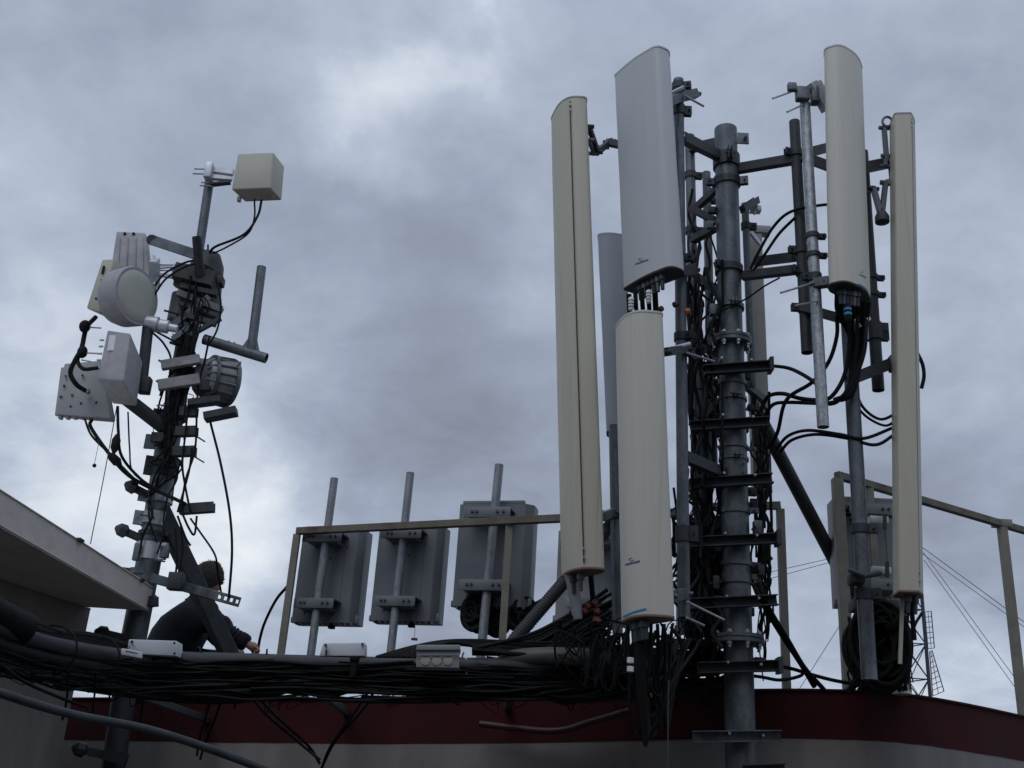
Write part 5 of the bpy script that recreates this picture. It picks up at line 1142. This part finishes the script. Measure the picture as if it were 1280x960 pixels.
# hands: palm and five curled digits each
def hand(mb, w_, h_, grip):
    d_ = (h_ - w_).normalized(); sd_ = grip.cross(d_).normalized(); pn = d_.cross(sd_)
    mb.tube([w_ - d_ * .03, w_ + d_ * .02, h_, h_ + d_ * .02], [.024, .028, .036, .030], 10)
    for k, ln in enumerate((.028, .033, .030, .024)):
        b_ = h_ + d_ * .02 + sd_ * (-.03 + .02 * k); p1 = b_ + d_ * ln * .9 + pn * .004; p2 = p1 + pn * ln * .9 + d_ * .004; p3 = p2 - d_ * ln * .7 + pn * .004
        mb.tube([b_ - d_ * .02, p1, p2, p3], [.0105, .010, .009, .008], 8, smooth=False)
    tb = w_ + d_ * .03 + sd_ * -.03; mb.tube([tb, tb + d_ * .03 - sd_ * .018 + pn * .01, tb + d_ * .05 - sd_ * .006 + pn * .03], [.013, .011, .009], 8)
hand(hm, wr, hn, Vector((0, -.3, -1))); hand(hm, wrf, wrf + (wrf - elf).normalized() * .07, Vector((0, -.3, -1)))
skin_mesh('body', J, Ed, Rd, SKIN, 2, 0, hm)
jr = [.20, .225, .19, .10, .105, .075, .05, .09, .065, .048]
bk = P(205, 795, PY)
JJ = [P(208, 842, PY), P(217, 796, PY - .0), P(229, 772, PY), P(248, 757, PY - .02), shn, els, wr - (wr - els).normalized() * .01, shl, elf, wrf]
mb_f = MB()
# cuffs and creases on the sleeve
for u in (.15, .35, .55, .75, .92):
    q = els + (wr - els) * u; d_ = (wr - els).normalized(); mb_f.lathe(q - d_ * .02, d_, [(0, .045), (.012, .080 - .022 * u), (.028, .076 - .022 * u), (.04, .045)], 14)
q = P(247, 753, PY - .02); d_ = (P(256, 738, PY) - q).normalized(); mb_f.lathe(q, d_, [(-.03, .10), (0, .088), (.035, .08), (.04, .07)], 18)
skin_mesh('jacket', JJ, [(0, 1), (1, 2), (2, 3), (2, 4), (4, 5), (5, 6), (2, 7), (7, 8), (8, 9)], jr, NAVY, 2, 0, mb_f)
jk = per.children[-1]
from mathutils import noise as mn
for v_ in jk.data.vertices:
    n_ = v_.normal; q = v_.co; v_.co = q + n_ * (.022 * mn.noise(Vector((q.x * 9, q.y * 9, q.z * 4))) + .012 * mn.noise(q * 22))
skin_mesh('trousers', [hip, kn, an_ + Z * .06, kn2, an2 + Z * .06, hip - X * .05 - Z * .02], [(0, 1), (1, 2), (0, 3), (3, 4), (0, 5)], [.15, .085, .06, .085, .06, .14], JEANS, 2, 0)
for q, tq in ((an_, toe), (an2, toe2)):
    mb = MB(); mb.box((q + tq) / 2 - Z * .01, (tq - q) * .75, YV * .045, Z * .05, .02, 3); mb.build('shoe', SHOE, per)
# hair: shell of short strands over crown and back
mb = MB(); vs = []; nT, nP = 20, 40; rr_ = random.Random(4)
for i in range(nT + 1):
    for j in range(nP):
        th = math.pi * i / nT * .74 + .02; ph = 2 * math.pi * j / nP; front = max(0, math.cos(ph))
        th *= 1 - .40 * front ** 1.2
        x_, y_, z_ = head_pt(th, ph, hair=True); g = 1.12 + rr_.uniform(-.015, .03); 
        if i == nT: g = 1.0
        vs.append(hc + (fdir * x_ + hs * y_ + hup * z_) * g)
fs = [(i * nP + j, i * nP + (j + 1) % nP, (i + 1) * nP + (j + 1) % nP, (i + 1) * nP + j) for i in range(nT) for j in range(nP)] + [tuple(range(nP))]
mb.add(vs, fs)
for k in range(420):
    i = rr_.randint(0, nT - 1); j = rr_.randint(0, nP - 1); b_ = vs[i * nP + j]; n_ = (b_ - hc).normalized(); tn = (n_.cross(hs) + Vector((rr_.uniform(-.6, .6), rr_.uniform(-.6, .6), rr_.uniform(-.6, .6)))).normalized()
    mb.add([b_ + tn * .004, b_ - tn * .004, b_ + n_ * rr_.uniform(.004, .016) + tn * .014], [(0, 1, 2)])
mb.build('hair', HAIR, per, ang=80)

for o in ROOTS:
    if '_org' in o: del o['_org']
for o in bpy.data.objects:
    if '_org' in o: del o['_org']
print('objects', len(bpy.data.objects))
